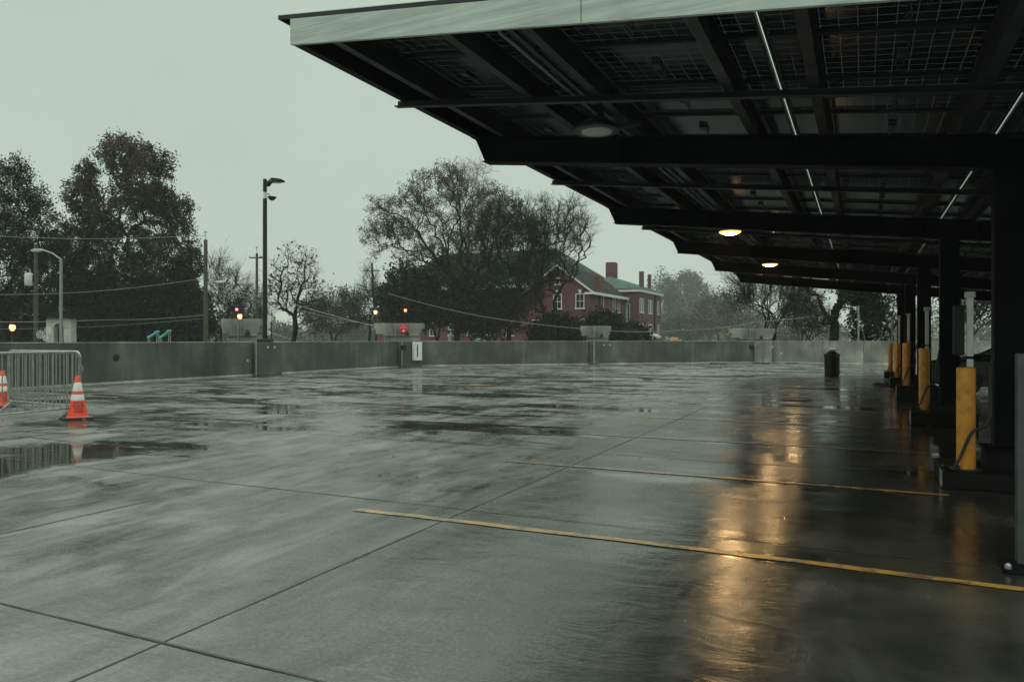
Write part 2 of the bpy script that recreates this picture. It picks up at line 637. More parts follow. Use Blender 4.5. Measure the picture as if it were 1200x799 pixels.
def line_mat():
    m = NT('worn_yellow_paint')
    v = m.coord()
    f = m.noise(v, 7, 9, .75, .4)
    f = m.math('ADD', m.math('MULTIPLY', f, .7), m.math('MULTIPLY', m.noise(v, 1.1, 4, .6), .3))
    c = m.ramp(f, [(.43, (.05, .046, .038)), (.50, (.28, .145, .026)), (.66, (.46, .225, .030))])
    m.l(c, m.b.inputs['Base Color'])
    m.b.inputs['Roughness'].default_value = .5
    m.b.inputs['Coat Weight'].default_value = .8
    m.b.inputs['Coat IOR'].default_value = 1.9
    m.l(m.ramp(m.noise(v, 1.6, 4), [(.4, .3), (.6, .16)]), m.b.inputs['Coat Roughness'])
    m.l(m.bump(f, .4, .008), m.b.inputs['Coat Normal'])
    return m.mat


M['line'] = line_mat()

# ------------------------------------------------------------------ camera, world, sun, air
cam = bpy.data.cameras.new('camera')
cam.sensor_width = 36
cam.lens = 36 * FOC / 1200
cam.shift_y = -1.5 / 1200
cam.clip_end = 5000
cam.clip_start = .05
co = bpy.data.objects.new('camera', cam)
co.location = (0, 0, EYE)
co.rotation_euler = (PI / 2, 0, TH)
COL.objects.link(co)
scene.camera = co

SUN_EL, SUN_AZ = math.radians(52), math.radians(200)      # azimuth clockwise from +Y
w = bpy.data.worlds.new('World')
scene.world = w
w.use_nodes = True
nt = w.node_tree
sky = nt.nodes.new('ShaderNodeTexSky')
sky.sky_type = 'NISHITA'
sky.sun_disc = False
sky.sun_elevation = SUN_EL
sky.sun_rotation = SUN_AZ
sky.air_density = 2.0
sky.dust_density = 6.0
mx = nt.nodes.new('ShaderNodeMix')
mx.data_type = 'RGBA'
mx.inputs['Factor'].default_value = .93
mx.inputs['B'].default_value = (5.05, 6.1, 5.15, 1)       # closed cloud layer
nt.links.new(sky.outputs[0], mx.inputs['A'])
bg = nt.nodes['Background']
# an overcast sky is brighter overhead than at the horizon, with faint cloud structure
wtc = nt.nodes.new('ShaderNodeTexCoord')
wsp = nt.nodes.new('ShaderNodeSeparateXYZ')
nt.links.new(wtc.outputs['Generated'], wsp.inputs[0])
wmr = nt.nodes.new('ShaderNodeMapRange')
wmr.interpolation_type = 'SMOOTHSTEP'
for k_, v_ in (('From Min', .40), ('From Max', .75), ('To Min', 1.0), ('To Max', 3.7)):
    wmr.inputs[k_].default_value = v_
nt.links.new(wsp.outputs[2], wmr.inputs['Value'])
wno = nt.nodes.new('ShaderNodeTexNoise')
wno.inputs['Scale'].default_value = 3.2
wno.inputs['Detail'].default_value = 5
nt.links.new(wtc.outputs['Generated'], wno.inputs['Vector'])
wm2 = nt.nodes.new('ShaderNodeMapRange')
for k_, v_ in (('From Min', .3), ('From Max', .7), ('To Min', .94), ('To Max', 1.05)):
    wm2.inputs[k_].default_value = v_
nt.links.new(wno.outputs['Fac'], wm2.inputs['Value'])
wmu = nt.nodes.new('ShaderNodeMath')
wmu.operation = 'MULTIPLY'
nt.links.new(wmr.outputs[0], wmu.inputs[0])
nt.links.new(wm2.outputs[0], wmu.inputs[1])
wvm = nt.nodes.new('ShaderNodeVectorMath')
wvm.operation = 'SCALE'
nt.links.new(mx.outputs['Result'], wvm.inputs[0])
nt.links.new(wmu.outputs[0], wvm.inputs['Scale'])
nt.links.new(wvm.outputs[0], bg.inputs['Color'])
bg.inputs['Strength'].default_value = .1

sl = bpy.data.lights.new('sun', 'SUN')
sl.energy = .6
sl.angle = math.radians(50)
sl.color = (1.0, .97, .90)
so = bpy.data.objects.new('sun', sl)
sd = Vector((math.sin(SUN_AZ) * math.cos(SUN_EL), math.cos(SUN_AZ) * math.cos(SUN_EL), math.sin(SUN_EL)))
so.rotation_euler = (-sd).to_track_quat('-Z', 'Y').to_euler()
so.location = (0, -20, 40)
COL.objects.link(so)

vs_ = scene.view_settings
vs_.view_transform = 'Standard'
vs_.look = 'None'
vs_.exposure = 0.0
vs_.gamma = 1.0
scene.cycles.volume_bounces = 2
scene.cycles.max_bounces = 10
scene.cycles.transparent_max_bounces = 24
scene.cycles.sample_clamp_indirect = 6.0

HX = 420.0
hz = NT('haze_air')
hz.t.nodes.remove(hz.b)
pv = hz.n('ShaderNodeVolumePrincipled')
pv.inputs['Color'].default_value = (.97, .985, .975, 1)
pv.inputs['Density'].default_value = .00042
pv.inputs['Anisotropy'].default_value = .0
hz.l(pv.outputs[0], hz.out.inputs['Volume'])
tag(MB().span((-HX, -HX + 60, -6), (HX, HX + 60, 30)).build('haze', hz.mat), kind='stuff')

# ------------------------------------------------------------------ ground and deck
gm = ground_mat()
N = 80
xs = np.linspace(-HX + 10, HX - 10, N)
ys = np.linspace(-HX + 70, HX + 50, N)
V = np.array([(x, y, ground_z(x, y)) for y in ys for x in xs])
F = np.array([(j * N + i, j * N + i + 1, (j + 1) * N + i + 1, (j + 1) * N + i) for j in range(N - 1) for i in range(N - 1)])
tag(np_mesh('ground', V, F, gm, smooth=True), kind='structure')

WX = -20.0                                   # inner face of the left wall
A_END = Vector((WX, 30.5, 0))
C_START = Vector((-5.4, 44.0, 0))
C_END = Vector((16.0, 44.0, 0))
deck_poly = [(WX - .2, -14), (16, -14), (16, 44.2), (C_START.x, 44.2), (WX - .2, 30.6)]
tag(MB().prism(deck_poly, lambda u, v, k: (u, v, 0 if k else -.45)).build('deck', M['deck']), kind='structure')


def wobble_strip(name, p0, p1, wd, mat, z=.004, jitter=.25, seed=0, step=.25, bow=0.0):
    r = random.Random(seed)
    p0, p1 = Vector(p0), Vector(p1)
    L = (p1 - p0).length
    t = (p1 - p0).normalized()
    q = Vector((-t.y, t.x, 0))
    n = max(2, int(L / step))
    mb = MB()
    vs, fs = [], []
    for i in range(n + 1):
        s = i / n
        off = wd * jitter * r.uniform(-.5, .5) + bow * math.sin(PI * s)
        h = wd / 2 * (1 + jitter * r.uniform(-.8, .8))
        c = p0 + t * L * s + q * off
        vs += [c + q * h + Vector((0, 0, z)), c - q * h + Vector((0, 0, z))]
    for i in range(n):
        fs.append((2 * i, 2 * i + 1, 2 * i + 3, 2 * i + 2))
    mb.add(vs, fs)
    return tag(mb.build(name, mat), kind='structure')


# slab joints
k = 0
for X in (-2.72, -8.6, -14.4):
    wobble_strip('joint', (X, -6, 0), (X, 43.9 if X > -6 else 31, 0), .013, M['sealant'], .0022, .6, k); k += 1
for Y in (2.24, 4.98, 8.1, 11.0, 14.0, 17.0, 20.2, 23.4, 26.6):
    wobble_strip('joint', (-14.4 if Y > 4 else -6.5, Y, 0), (12, Y + .05, 0), .012, M['sealant'], .0036, .5, k); k += 1
wobble_strip('joint', (-5.23, 2.3, 0), (-5.2, 4.2, 0), .016, M['sealant'], .0022, .6, k)

# stall lines
for i in range(8):
    Y = 4.63 + 2.54 * i
    wobble_strip('stall_line', (-3.5, Y + .01, 0), (.66 if i else .95, Y, 0), .075, M['line'], .0052, .16, 40 + i, bow=.03 if i == 0 else .01)
for i in range(8):
    Y = 8.7 + 2.6 * i
    wobble_strip('stall_line', (-19.6, Y, 0), (-15.2, Y + .1, 0), .10, M['line'], .0052, .12, 60 + i)
dB = (C_START - A_END).normalized()
nB = Vector((dB.y, -dB.x, 0))                 # towards the deck
for i in range(6):
    p = A_END + dB * (2.0 + 2.7 * i) + nB * .5
    wobble_strip('stall_line', p, p + nB * 4.2, .11, M['line'], .0052, .12, 80 + i)
# worn turn arrow painted in the aisle
ar = on_deck(552, 451)
mb = MB()
arr = [(-.9, -.07), (.1, -.07), (.1, -.28), (.9, 0), (.1, .28), (.1, .07), (-.9, .07)]
mb.add([(ar.x + u, ar.y + v, .0052) for u, v in arr], [tuple(range(7))])
tag(mb.build('arrow_marking', M['line']), kind='structure')


# ------------------------------------------------------------------ parapet walls, piers, column heads
WH = 1.2


def wall(p0, p1, n_in, label, mat='wall_conc'):
    """parapet between two deck points; n_in points to the deck side"""
    p0, p1 = Vector(p0), Vector(p1)
    t = (p1 - p0).normalized()
    L = (p1 - p0).length
    mid = (p0 + p1) / 2
    ang = math.atan2(t.y, t.x)
    o = thing('parapet_wall', label, 'wall', mid, ang, 'concrete parapet wall sections round the deck')
    s = 1 if Vector((-t.y, t.x, 0)).dot(n_in) > 0 else -1
    MB().box((0, -s * .1, WH / 2), (L - .02, .2, WH)).build('panel', M[mat], o, bevel=.018)
    MB().prism([(0, 0), (.07, 0), (.0, .06)], lambda u, v, k: ((k - .5) * (L - .04), s * (.003 + u), .002 + v)).build('base_fillet', M['pier_conc'], o)
    MB().box((0, -s * .1, WH + .0165), (L - .02, .215, .028)).build('top_glint', M['top_glint'], o, bevel=.006)  # added pale strip that paints the glint along the wall's top edge
    return o


def hitX(px, X):
    a, b = ray(px)
    return X / a * b


def hit_line(px, p, t):
    a, b = ray(px)
    # a*s = p.x + t.x*q ; b*s = p.y + t.y*q
    det = a * (-t.y) + t.x * b
    q = (a * p.y - b * p.x) / (-(a * t.y - b * t.x)) if abs(a * t.y - b * t.x) > 1e-9 else 0
    q = (b * p.x - a * p.y) / (a * t.y - b * t.x)
    return p + t * q


inA = Vector((1, 0, 0))
y1, y2, y3 = hitX(296, WX), hitX(325, WX), hitX(466, WX)
wall((WX, -13.8, 0), (WX, y1, 0), inA, 'long grey parapet wall behind the steel barriers and orange cones')
wall((WX, y2, 0), (WX, y3, 0), inA, 'grey parapet wall section between the tall lamp post and the white wall box')
b0 = hit_line(492, A_END, dB)
b1 = hit_line(690, A_END, dB)
b2 = hit_line(700, A_END, dB)
wall(b0, b1, nB, 'grey parapet wall section right of the white wall box below the big spreading tree')
wall(b2, C_START - dB * .15, nB, 'grey parapet wall section below the red brick building')
cn = Vector((0, -1, 0))
c1 = hit_line(905, C_START, Vector((1, 0, 0)))
c2 = hit_line(1012, C_START, Vector((1, 0, 0)))
wall(c1, c2, cn, 'pale front-lit parapet wall section directly behind the black litter bin', 'front_lit_conc')
wall(c2, (16, 44, 0), cn, 'pale front-lit parapet wall section ending behind the yellow bollards', 'front_lit_conc')


def pier(pos, ang, wdt, dep, label, extra=None, mat='wall_conc'):
    o = thing('wall_pier', label, 'pier', pos, ang, 'concrete piers in the parapet wall')
    MB().box((0, .0, WH / 2 + .005), (wdt, dep, WH + .01)).build('shaft', M[mat], o, bevel=.02)
    if extra:
        extra(o)
    return o


def bosses(o, spots, y):
    for x, z in spots:
        c = MB().lathe([(.045, 0), (.045, .02), (.02, .03)], n=12).build('anchor_plate', M['plaster'], o)
        c.matrix_basis = Matrix.Translation((x, y, z)) @ Matrix.Rotation(PI / 2, 4, 'X')


def pipe(o, x, y, mat='galv', r=.03, z1=WH):
    MB().tube([(x, y, .02), (x, y, z1)], r, 8).build('conduit', M[mat], o, smooth=True)


def junction(o, x, y, z):
    MB().box((x, y, z), (.26, .12, .22)).build('junction_box', M['lamp_black'], o, bevel=.015)


# pier under the lamp post: on the left wall (local x runs along -Y so that local -y looks to +X)
pA = Vector((WX - .02, (y1 + y2) / 2, 0))
angA = PI / 2
wA = y2 - y1 - .03


def exA(o):
    # local: x along +Y, y along -X
    pipe(o, -wA / 2 - .02, -.2, 'galv', .035)
    bosses(o, [(-.12, 1.02), (.22, 1.02)], -.262)
    bosses(o, [(-wA / 2 - .25, .55)], -.0)


pier(pA, angA, wA, .5, 'concrete wall pier carrying the tall black lamp post', exA)

# pier with the white box (corner of walls)
pB = (Vector((WX, y3, 0)) + b0) / 2
angB = math.atan2((b0 - Vector((WX, y3, 0))).y, (b0 - Vector((WX, y3, 0))).x)
wB = (b0 - Vector((WX, y3, 0))).length


def exB(o):
    pipe(o, -wB / 2 + .08, -.24, 'galv', .03)
    junction(o, -wB / 2 + .16, -.27, .93)
    bosses(o, [(wB / 2 + .12, .5)], -.02)


pier(pB, angB, wB - .06, .42, 'corner wall pier with the white slotted box on it', exB)

pC = (b1 + b2) / 2
angD = math.atan2(dB.y, dB.x)


def exC(o):
    pipe(o, -.05, -.24, 'galv', .05)
    bosses(o, [(.62, 1.02), (.95, 1.02)], -.02)


pier(pC, angD, (b2 - b1).length - .04, .42, 'narrow wall pier in front of the brick building', exC)

pD = (C_START + c1) / 2 - dB * .05


def exD(o):
    pipe(o, .0, -.26, 'galv', .03)
    junction(o, -.62, -.27, .9)
    bosses(o, [(.95, .55), (.5, .9)], -.26)


pier(pD, 0, (c1 - C_START).length + .1, .44, 'wide wall pier left of the black litter bin', exD, 'front_lit_conc')


def column_head(px, d, wpx, top_py, label, rz):
    p = at(px, d)
    wd = wpx * d / FOC
    top = EYE + (HOR - top_py) * d / FOC
    p.z = -.45
    o = thing('column_head', label, 'column', p, rz, 'concrete column heads standing behind the parapet')
    f = wd / 2
    ht = top - p.z
    MB().prism([(-f, ht), (f, ht), (f, ht - .30), (f * .93, ht - .30), (f * .9, ht - .52), (f * .82, ht - .56), (f * .82, 0),
                (-f * .6, 0), (-f * .6, ht - .56), (-f * .93, ht - .56), (-f * .93, ht - .30), (-f, ht - .30)],
               lambda u, v, k: (u, (k - .5) * .5, v)).build('cap', M['pier_conc'], o, bevel=.02)
    MB().box((f * .1, -.27, ht - .62), (f * 1.45, .05, .07)).build('ledge', M['pier_conc'], o, bevel=.01)
    MB().lathe([(.0, 0), (.09, 0), (.09, .05), (.05, .18), (.0, .22)], (f * .35, -.33, ht - .60), 10, False).build('lifting_boss', M['lamp_black'], o, smooth=True)
    MB().tube([(-f * .12, -.275, ht - .9), (-f * .12, -.275, ht + .01)], .025, 8).build('conduit', M['galv'], o, smooth=True)
    return o


column_head(285, 28.7, 47, 374, 'concrete column head behind the wall, left of the lamp post with a lit lantern above', TH)
ch2 = column_head(468, 38.4, 58, 379, 'concrete column head bearing the small red sign', TH)
column_head(698, 41.3, 35, 382, 'concrete column head in front of the dark hedge and brick building', TH)
column_head(881, 45.0, 52, 385, 'concrete column head behind the wall left of the litter bin', TH)

# red sign on the column head
p = at(473, 38.4 - .30)
o = thing('red_sign', 'small red sign with white marks on a concrete column head', 'sign', (p.x, p.y, 1.65), TH)
MB().box((0, 0, .20), (.44, .025, .40)).build('plate', M['red_plate'], o, bevel=.006)
mk = MB()
mk.box((0, -.016, .27), (.38, .006, .018))
mk.build('stripe', M['white_paint'], o)
MB().prism([(-.05, .05), (.05, .05), (.055, .10), (0, .19), (-.055, .10)], lambda u, v, k: (u, -.014 - .005 * k, v)).build('symbol', M['white_paint'], o)
MB().prism([(-.03, .33), (.03, .33), (.0, .37)], lambda u, v, k: (u, -.014 - .005 * k, v)).build('symbol', M['white_paint'], o)

# white slotted box on the corner pier
q_ = Matrix.Rotation(angB, 3, 'Z') @ Vector((.26, -.415, .30))
p = pB + q_
o = thing('wall_box', 'white upright box with a dark vertical slot fixed to the wall pier', 'wall box', (p.x, p.y, .30), angB)
MB().box((0, .1, .44), (.46, .2, .88)).build('cabinet', M['white_paint'], o, bevel=.02)
MB().box((-.06, -.003, .46), (.055, .012, .60)).build('slot', M['lamp_black'], o)

# round hole plate on the long wall
p = Vector((WX + .004, hitX(136, WX), .78))
o = MB().lathe([(.10, 0), (.10, .02), (.06, .035)], n=20).build('drain_plate', M['lamp_black'])
o.matrix_basis = Matrix.Translation(p) @ Matrix.Rotation(PI / 2, 4, 'Y')
tag(o, 'round dark plate set in the long parapet wall', 'plate')

# wheel-stop scraps: dark mats at the foot of the pale wall
for i, px in enumerate((842, 892, 928)):
    p = on_deck(px, 426.3)
    o = MB().box((0, 0, .03), (.9 if i < 2 else .7, .25, .06)).build('rubber_mat', M['dark_rubber'], bevel=.012)
    o.location = p
    o.rotation_euler = (0, 0, .05 * i)
    tag(o, ['flat dark rubber mat left of the wide wall pier', 'flat dark rubber mat under the wide wall pier', 'small dark rubber mat between the wide wall pier and the bin'][i], 'mat', 'dark mats at the wall foot')

# ------------------------------------------------------------------ tall lamp post on the pier
lp = Vector((pA.x, hitX(311, WX), WH + .012))
dL = FOC * 0 + lp.xy.length
dpt = -lp.x * ST + lp.y * CT
H = EYE + (HOR - 210) * dpt / FOC - lp.z
o = thing('lamp_post', 'tall black lamp post with two heads standing on the wall pier', 'lamp post', lp, TH)
MB().box((0, 0, .06), (.46, .46, .12)).build('base_cover', M['lamp_black'], o, bevel=.02)
zg = EYE + (HOR - 229) * dpt / FOC - lp.z
MB().lathe([(.085, .12), (.075, zg - .13), (.075, zg - .12)], n=14).build('pole', M['lamp_black'], o, smooth=True)
MB().lathe([(.06, zg - .12), (.06, zg + .12)], n=14).build('pale_collar', M['cone_white'], o, smooth=True)
MB().lathe([(.072, zg + .12), (.07, H), (.0, H + .01)], n=14).build('pole_top', M['lamp_black'], o, smooth=True)
MB().prism([(.06, H - .27), (.15, H - .27), (.22, H - .12), (.42, H - .12), (.68, H - .09), (.72, H - .06), (.58, H - .01), (.30, H + .02), (.2, H), (.14, H - .06), (.06, H - .10)],
           lambda u, v, k: (u, (k - .5) * .34 * (1 if u > .2 else .4), v)).build('lamp_head', M['lamp_black'], o, bevel=.015)
MB().box((.45, 0, H - .127), (.26, .2, .02)).build('lens', M['lens_off'], o)
MB().tube([(.05, 0, zg + .02), (.12, 0, zg + .06), (.2, 0, zg - .02)], .015, 6).build('bracket', M['lamp_black'], o, smooth=True)
MB().lathe([(.02, .03), (.17, .0), (.17, -.02), (.12, -.06), (.1, -.10), (.05, -.13), (.0, -.135)], (.26, 0, zg - .06), 18).build('flood_head', M['lamp_black'], o, smooth=True)

# ------------------------------------------------------------------ solar canopy
SL = .111
AL = math.atan(SL)


def cz(X, off=0.0):
    """height of the canopy plane (purlin underside) at X"""
    return 3.26 - SL * X + off


BEAM_Y = [7.95, 13.1, 18.2, 23.3, 28.4]
CY0, CY1 = 4.78, 30.8
canopy = thing('solar_canopy', 'long dark solar canopy on black columns over the charger row', 'solar canopy', (1.2, 17.8, 0))
XL, XR = -4.25, 6.70
TLT = Matrix.Rotation(AL, 3, 'Y')             # tilts +X downwards


def tilted(x0, x1, y0, y1, o0, o1):
    """box in the canopy plane between offsets o0..o1 above the purlin underside"""
    vs = []
    for oz in (o0, o1):
        for x, y in ((x0, y0), (x1, y0), (x1, y1), (x0, y1)):
            vs.append((x, y, cz(x, oz)))
    return vs, [(3, 2, 1, 0), (4, 5, 6, 7), (0, 1, 5, 4), (1, 2, 6, 5), (2, 3, 7, 6), (3, 0, 4, 7)]


FJ = [-4.25, -1.72, .75, 3.2, 6.70]
for i in range(4):
    MB().add(*tilted(FJ[i] + .003, FJ[i + 1] - .003, CY0 - .03, CY0, -.012, .198)).build('fascia', M['fascia'], canopy, True)
MB().add(*tilted(XL, XR, CY1, CY1 + .03, -.01, .195)).build('rear_fascia', M['black_steel'], canopy, True)
for X in (-3.82, -2.82, -2.16, -1.0, -.34, .83, 1.5, 2.7, 3.35, 4.5, 5.15, 6.3):
    mb = MB()
    mb.add(*tilted(X - .008, X + .008, CY0 + .004, CY1 - .004, .012, .188))
    mb.add(*tilted(X - .042, X + .042, CY0 + .004, CY1 - .004, -.0, .010))
    mb.add(*tilted(X - .06, X + .06, CY0 + .004, CY1 - .004, .190, .2))
    mb.build('purlin', M['purlin_steel'], canopy, True)
for X, nm in ((XL, 'edge_channel'), (XR, 'edge_channel')):
    s = 1 if X < 0 else -1
    mb = MB()
    mb.add(*tilted(X, X + s * .02, CY0 + .003, CY1 - .003, -.005, .195))
    mb.add(*tilted(X + s * .022, X + s * .10, CY0 + .003, CY1 - .003, -.006, .006))
    mb.build(nm, M['black_steel'], canopy, True)
for Y in [6.35] + [(a + b) / 2 for a, b in zip(BEAM_Y, BEAM_Y[1:])] + [29.6]:
    mb = MB()
    mb.add(*tilted(XL - .04, XR + .05, Y - .035, Y + .035, -.075, -.065))
    mb.add(*tilted(XL - .04, XR + .05, Y + .028, Y + .036, -.064, -.004))
    mb.build('cross_tie', M['purlin_steel'], canopy, True)
for Y in BEAM_Y:
    mb = MB()
    BD = .30
    # web with the slanted tip
    mb.prism([(-4.06, -BD + .014), (6.3, -BD + .014), (6.45, -.018), (-4.19, -.018)], lambda u, v, k: (u, Y + (k - .5) * .02, cz(u, v)))
    mb.add(*tilted(-4.09, 6.3, Y - .10, Y + .10, -BD, -BD + .012))
    mb.add(*tilted(-4.24, 6.48, Y - .10, Y + .10, -.016, -.004))
    mb.prism([(-4.062, -BD + .014), (-4.048, -BD + .014), (-4.178, -.018), (-4.192, -.018)], lambda u, v, k: (u, Y + (k - .5) * .17, cz(u, v)))
    for X in (-2.4, -.6, .85, 1.55):
        mb.add(*tilted(X, X + .012, Y - .09, Y - .012, -BD + .014, -.018))
    mb.build('beam', M['black_steel'], canopy, True, bevel=.004, seg=1)
    zt = cz(1.2, -BD) - .002
    mb = MB()
    mb.box((1.2, Y, (zt + .34) / 2), (.26, .2, zt - .34))
    c = mb.build('column', M['black_steel'], canopy, True, bevel=.012)
    MB().box((1.2, Y, .325), (.44, .4, .025)).build('base_plate', M['black_steel'], canopy, True, bevel=.004)
# modules
PX = [-4.40, -2.53, -.66, 1.21, 3.08]
gapX = .0042
PW = 1.87 - 2 * gapX
PL = 1.04 - .010
mb = MB()
mb.box((0, 0, 0), (PW, PL, .006))
mb.m = [0, 1, 1, 1, 1, 1]
proto = mb.build('solar_panel', [M['module'], M['clear']], canopy)
mb = MB()
for xx in (-.004, ):
    pass
jb0 = MB().box((0, 0, -.022), (.075, .11, .03)).tube([(0, .05, -.02), (.02, .2, -.035), (-.02, .36, -.02)], .006, 5).build('junction_box', M['dark_rubber'], proto)
fr = MB()
for sx in (-1, 1):
    fr.box((sx * (PW / 2 - .012), 0, -.020), (.02, PL, .030))
for sy in (-1, 1):
    fr.box((0, sy * (PL / 2 - .008), -.020), (PW - .05, .014, .030))
fr0 = fr.build('frame', M['purlin_steel'], proto)
first = True
for ix in range(4):
    for iy in range(25):
        X = (PX[ix] + PX[ix + 1]) / 2
        Y = CY0 - .02 + 1.04 * (iy + .5)
        if first:
            q = proto
            first = False
        else:
            q = copy_tree(proto, canopy)
        wm = Matrix.Translation((X, Y, cz(X, .245))) @ TLT.to_4x4()
        q.matrix_basis = canopy.matrix_basis.inverted() @ wm
rest = MB()  # outer panel columns, added mostly out of view to darken the space below
for ix in (4, 5):
    for iy in range(25):
        xa = PX[4] + 1.87 * (ix - 4) + gapX
        ya = CY0 - .02 + 1.04 * iy + .005
        rest.add(*tilted(xa, xa + PW, ya, ya + PL, .242, .248))
        rest.m[-6:] = [0, 1, 1, 1, 1, 1]
tag(rest.build('solar_panel', [M['module'], M['clear']], canopy, True), kind='stuff')
# conduit under the modules
MB().tube([(-2.40, CY0 + .1, cz(-2.4, .02)), (-2.40, 13, cz(-2.4, .02)), (-2.40, CY1 - .2, cz(-2.4, .02))], .013, 6).build('conduit', M['galv'], canopy, True, smooth=True)

# canopy lamps
lamp_pos = [(-2.42, 7.15), (-2.3, 14.75), (-2.3, 21.6), (-2.3, 29.3)]
lamp_lab = ['unlit round canopy lamp in the nearest bay, pale lens', 'brightest lit warm canopy lamp, nearest of the lit ones',
            'second lit warm canopy lamp further down the canopy', 'farthest lit warm canopy lamp at the far end of the canopy']
for i, (X, Y) in enumerate(lamp_pos):
    z = cz(X, -.10)
    o = thing('canopy_lamp', lamp_lab[i], 'lamp', (X, Y, z), 0, 'round lamps hung under the solar canopy')
    MB().lathe([(.07, .10), (.10, .07), (.17, .05), (.22, .02), (.235, -.02), (.225, -.035)], n=28, caps=True).build('housing', M['lamp_black'], o, smooth=True)
    MB().lathe(([(.16, -.034), (.15, -.045), (.112, -.05)] if i == 0 else [(.20, -.034), (.205, -.052), (.17, -.078), (.112, -.088)]), n=28, caps=False).build('lens', M['lens_off'] if i == 0 else M['lamp_rim'], o, smooth=True)
    MB().lathe(([(.11, -.0505), (.06, -.053), (.0, -.055)] if i == 0 else [(.11, -.0885), (.06, -.095), (.0, -.097)]), n=28, caps=False).build('emitter', M['lens_off'] if i == 0 else M['lamp_glow'], o, smooth=True)
    MB().box((0, 0, .16), (.12, .12, .12)).build('driver_box', M['lamp_black'], o)
    MB().box((.33, 0, -.0), (.24, .03, .05)).build('bracket', M['purlin_steel'], o)

# ------------------------------------------------------------------ charger row: footings, bollards, posts, cables
names = ['nearest', 'second', 'third', 'fourth', 'farthest']
bd = [6.62, 11.56, 16.16, 20.8, 25.4]
bpx = [1132, 1083, 1062, 1051.5, 1043.5]
bbase = [550, 480.5, 452, 442.5, 435.5]
btop = [430, 408, 401.6, 402, 402.3]
ptop = [348, 363.5, 370, 372, 375]
bol = post = None
for i in range(5):
    p = at(bpx[i], bd[i], bbase[i])
    zt = p.z
    Yc = BEAM_Y[i]
    # footing: from just left of the bollard to behind the column
    x0, x1 = p.x - .2, 1.55
    ya, yb = min(p.y - .22, Yc - .3), Yc + .42
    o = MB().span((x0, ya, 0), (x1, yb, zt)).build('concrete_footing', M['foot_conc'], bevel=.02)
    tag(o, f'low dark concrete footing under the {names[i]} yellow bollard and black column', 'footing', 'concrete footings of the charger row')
    MB().box((x0 - .006, ya + .09, zt * .5 + .01), (.008, .16, zt * .96)).build('pale_strip', M['galv'], o)  # thin pale strip on the left face of the footing
    # column goes down to the footing: shim block
    MB().span((1.2 - .2, Yc - .18, zt + .002), (1.2 + .2, Yc + .18, .311)).build('grout_pad', M['foot_conc'], canopy, True)
    h = (bbase[i] - btop[i]) * bd[i] / FOC
    o = thing('bollard', f'{names[i]} yellow bollard in the charger row', 'bollard', (p.x, p.y, zt), 0, 'yellow bollards in the charger row')
    r = .076
    MB().lathe([(r, .012), (r, h - .02), (r - .006, h - .006), (r - .02, h)], n=28).build('sleeve', M['yellow_sleeve'], o, smooth=True)
    MB().lathe([(r + .05, 0), (r + .05, .01), (r + .004, .012)], n=24).build('base_flange', M['dark_rubber'], o, smooth=True)
    # pale charger post just behind the bollard
    q = p + Vector((.05, .17, 0))
    dq = -q.x * ST + q.y * CT
    hz_ = EYE + (HOR - ptop[i]) * dq / FOC - zt
    o = thing('charger_post', f'pale metal charger post standing behind the {names[i]} yellow bollard', 'charger post', (q.x, q.y, zt), 0, 'charger posts behind the bollards')
    MB().box((0, 0, hz_ / 2), (.05, .05, hz_)).build('pole', M['white_paint'], o, bevel=.006)
    MB().box((0, 0, hz_ + .02), (.085, .07, .06)).build('cap', M['grey_metal'], o, bevel=.012)
    MB().box((-.02, .01, hz_ - .55), (.09, .07, .025)).build('clamp', M['lamp_black'], o)
    if i == 0:
        ub = MB().box((-.085, .04, hz_ - .30), (.09, .08, .46)).build('charger_unit', M['lamp_black'], o, bevel=.015)
        for k in range(4):
            MB().box((-.085, -.003, hz_ - .12 - .11 * k), (.06, .008, .045)).build('screen', M['purlin_steel'], ub)
    # charging cable: hangs from the column, loops in front of the bollard and lies on the footing
    r0 = random.Random(i)
    cc = Vector((1.06, Yc - .115, 1.12 + .1 * r0.random()))
    ctl = [cc, cc + Vector((-.04, -.10, -.22)), Vector((p.x + .16, p.y - .09, zt + .46)), Vector((p.x + .03, p.y - .105, zt + .26 + .1 * r0.random())),
           Vector((p.x - .07, p.y - .115, zt + .09)), Vector((p.x - .13, p.y - .14, zt + .018))]
    pts = []
    for q_ in range(len(ctl) - 1):
        a0, a1, a2, a3 = ctl[max(q_ - 1, 0)], ctl[q_], ctl[q_ + 1], ctl[min(q_ + 2, len(ctl) - 1)]
        for k in range(7):
            t = k / 7
            pts.append(.5 * (2 * a1 + (a2 - a0) * t + (2 * a0 - 5 * a1 + 4 * a2 - a3) * t * t + (3 * a1 - a0 - 3 * a2 + a3) * t ** 3))
    for k in range(1, 14):
        t = k / 13 * 1.4 * PI
        pts.append(Vector((p.x - .13 - .0 + .06 * math.sin(t), p.y - .14 + .10 * (1 - math.cos(t)) * .6, zt + .016 + .02 * math.sin(t) ** 2)))
    o = MB().tube(pts, .014, 7).build('charging_cable', M['dark_rubber'], smooth=True)
    tag(o, f'black charging cable looped over the {names[i]} yellow bollard', 'cable', 'charging cables of the charger row')

# coil of cable on the deck beside the far bollards
p = on_deck(1038, 452)
pts = []
for k in range(70):
    t = k / 69 * 6 * PI
    rr = .26 + .05 * math.sin(t * .37)
    pts.append((p.x + rr * math.cos(t) - .35 * max(0, (k - 55) / 14), p.y + rr * math.sin(t), .025 + .012 * (k / 69) * 3 + .01 * math.sin(3 * t)))
tag(MB().tube(pts, .016, 6).build('cable_coil', M['dark_rubber'], smooth=True), 'black cable coil lying on the wet deck by the far bollards', 'cable')

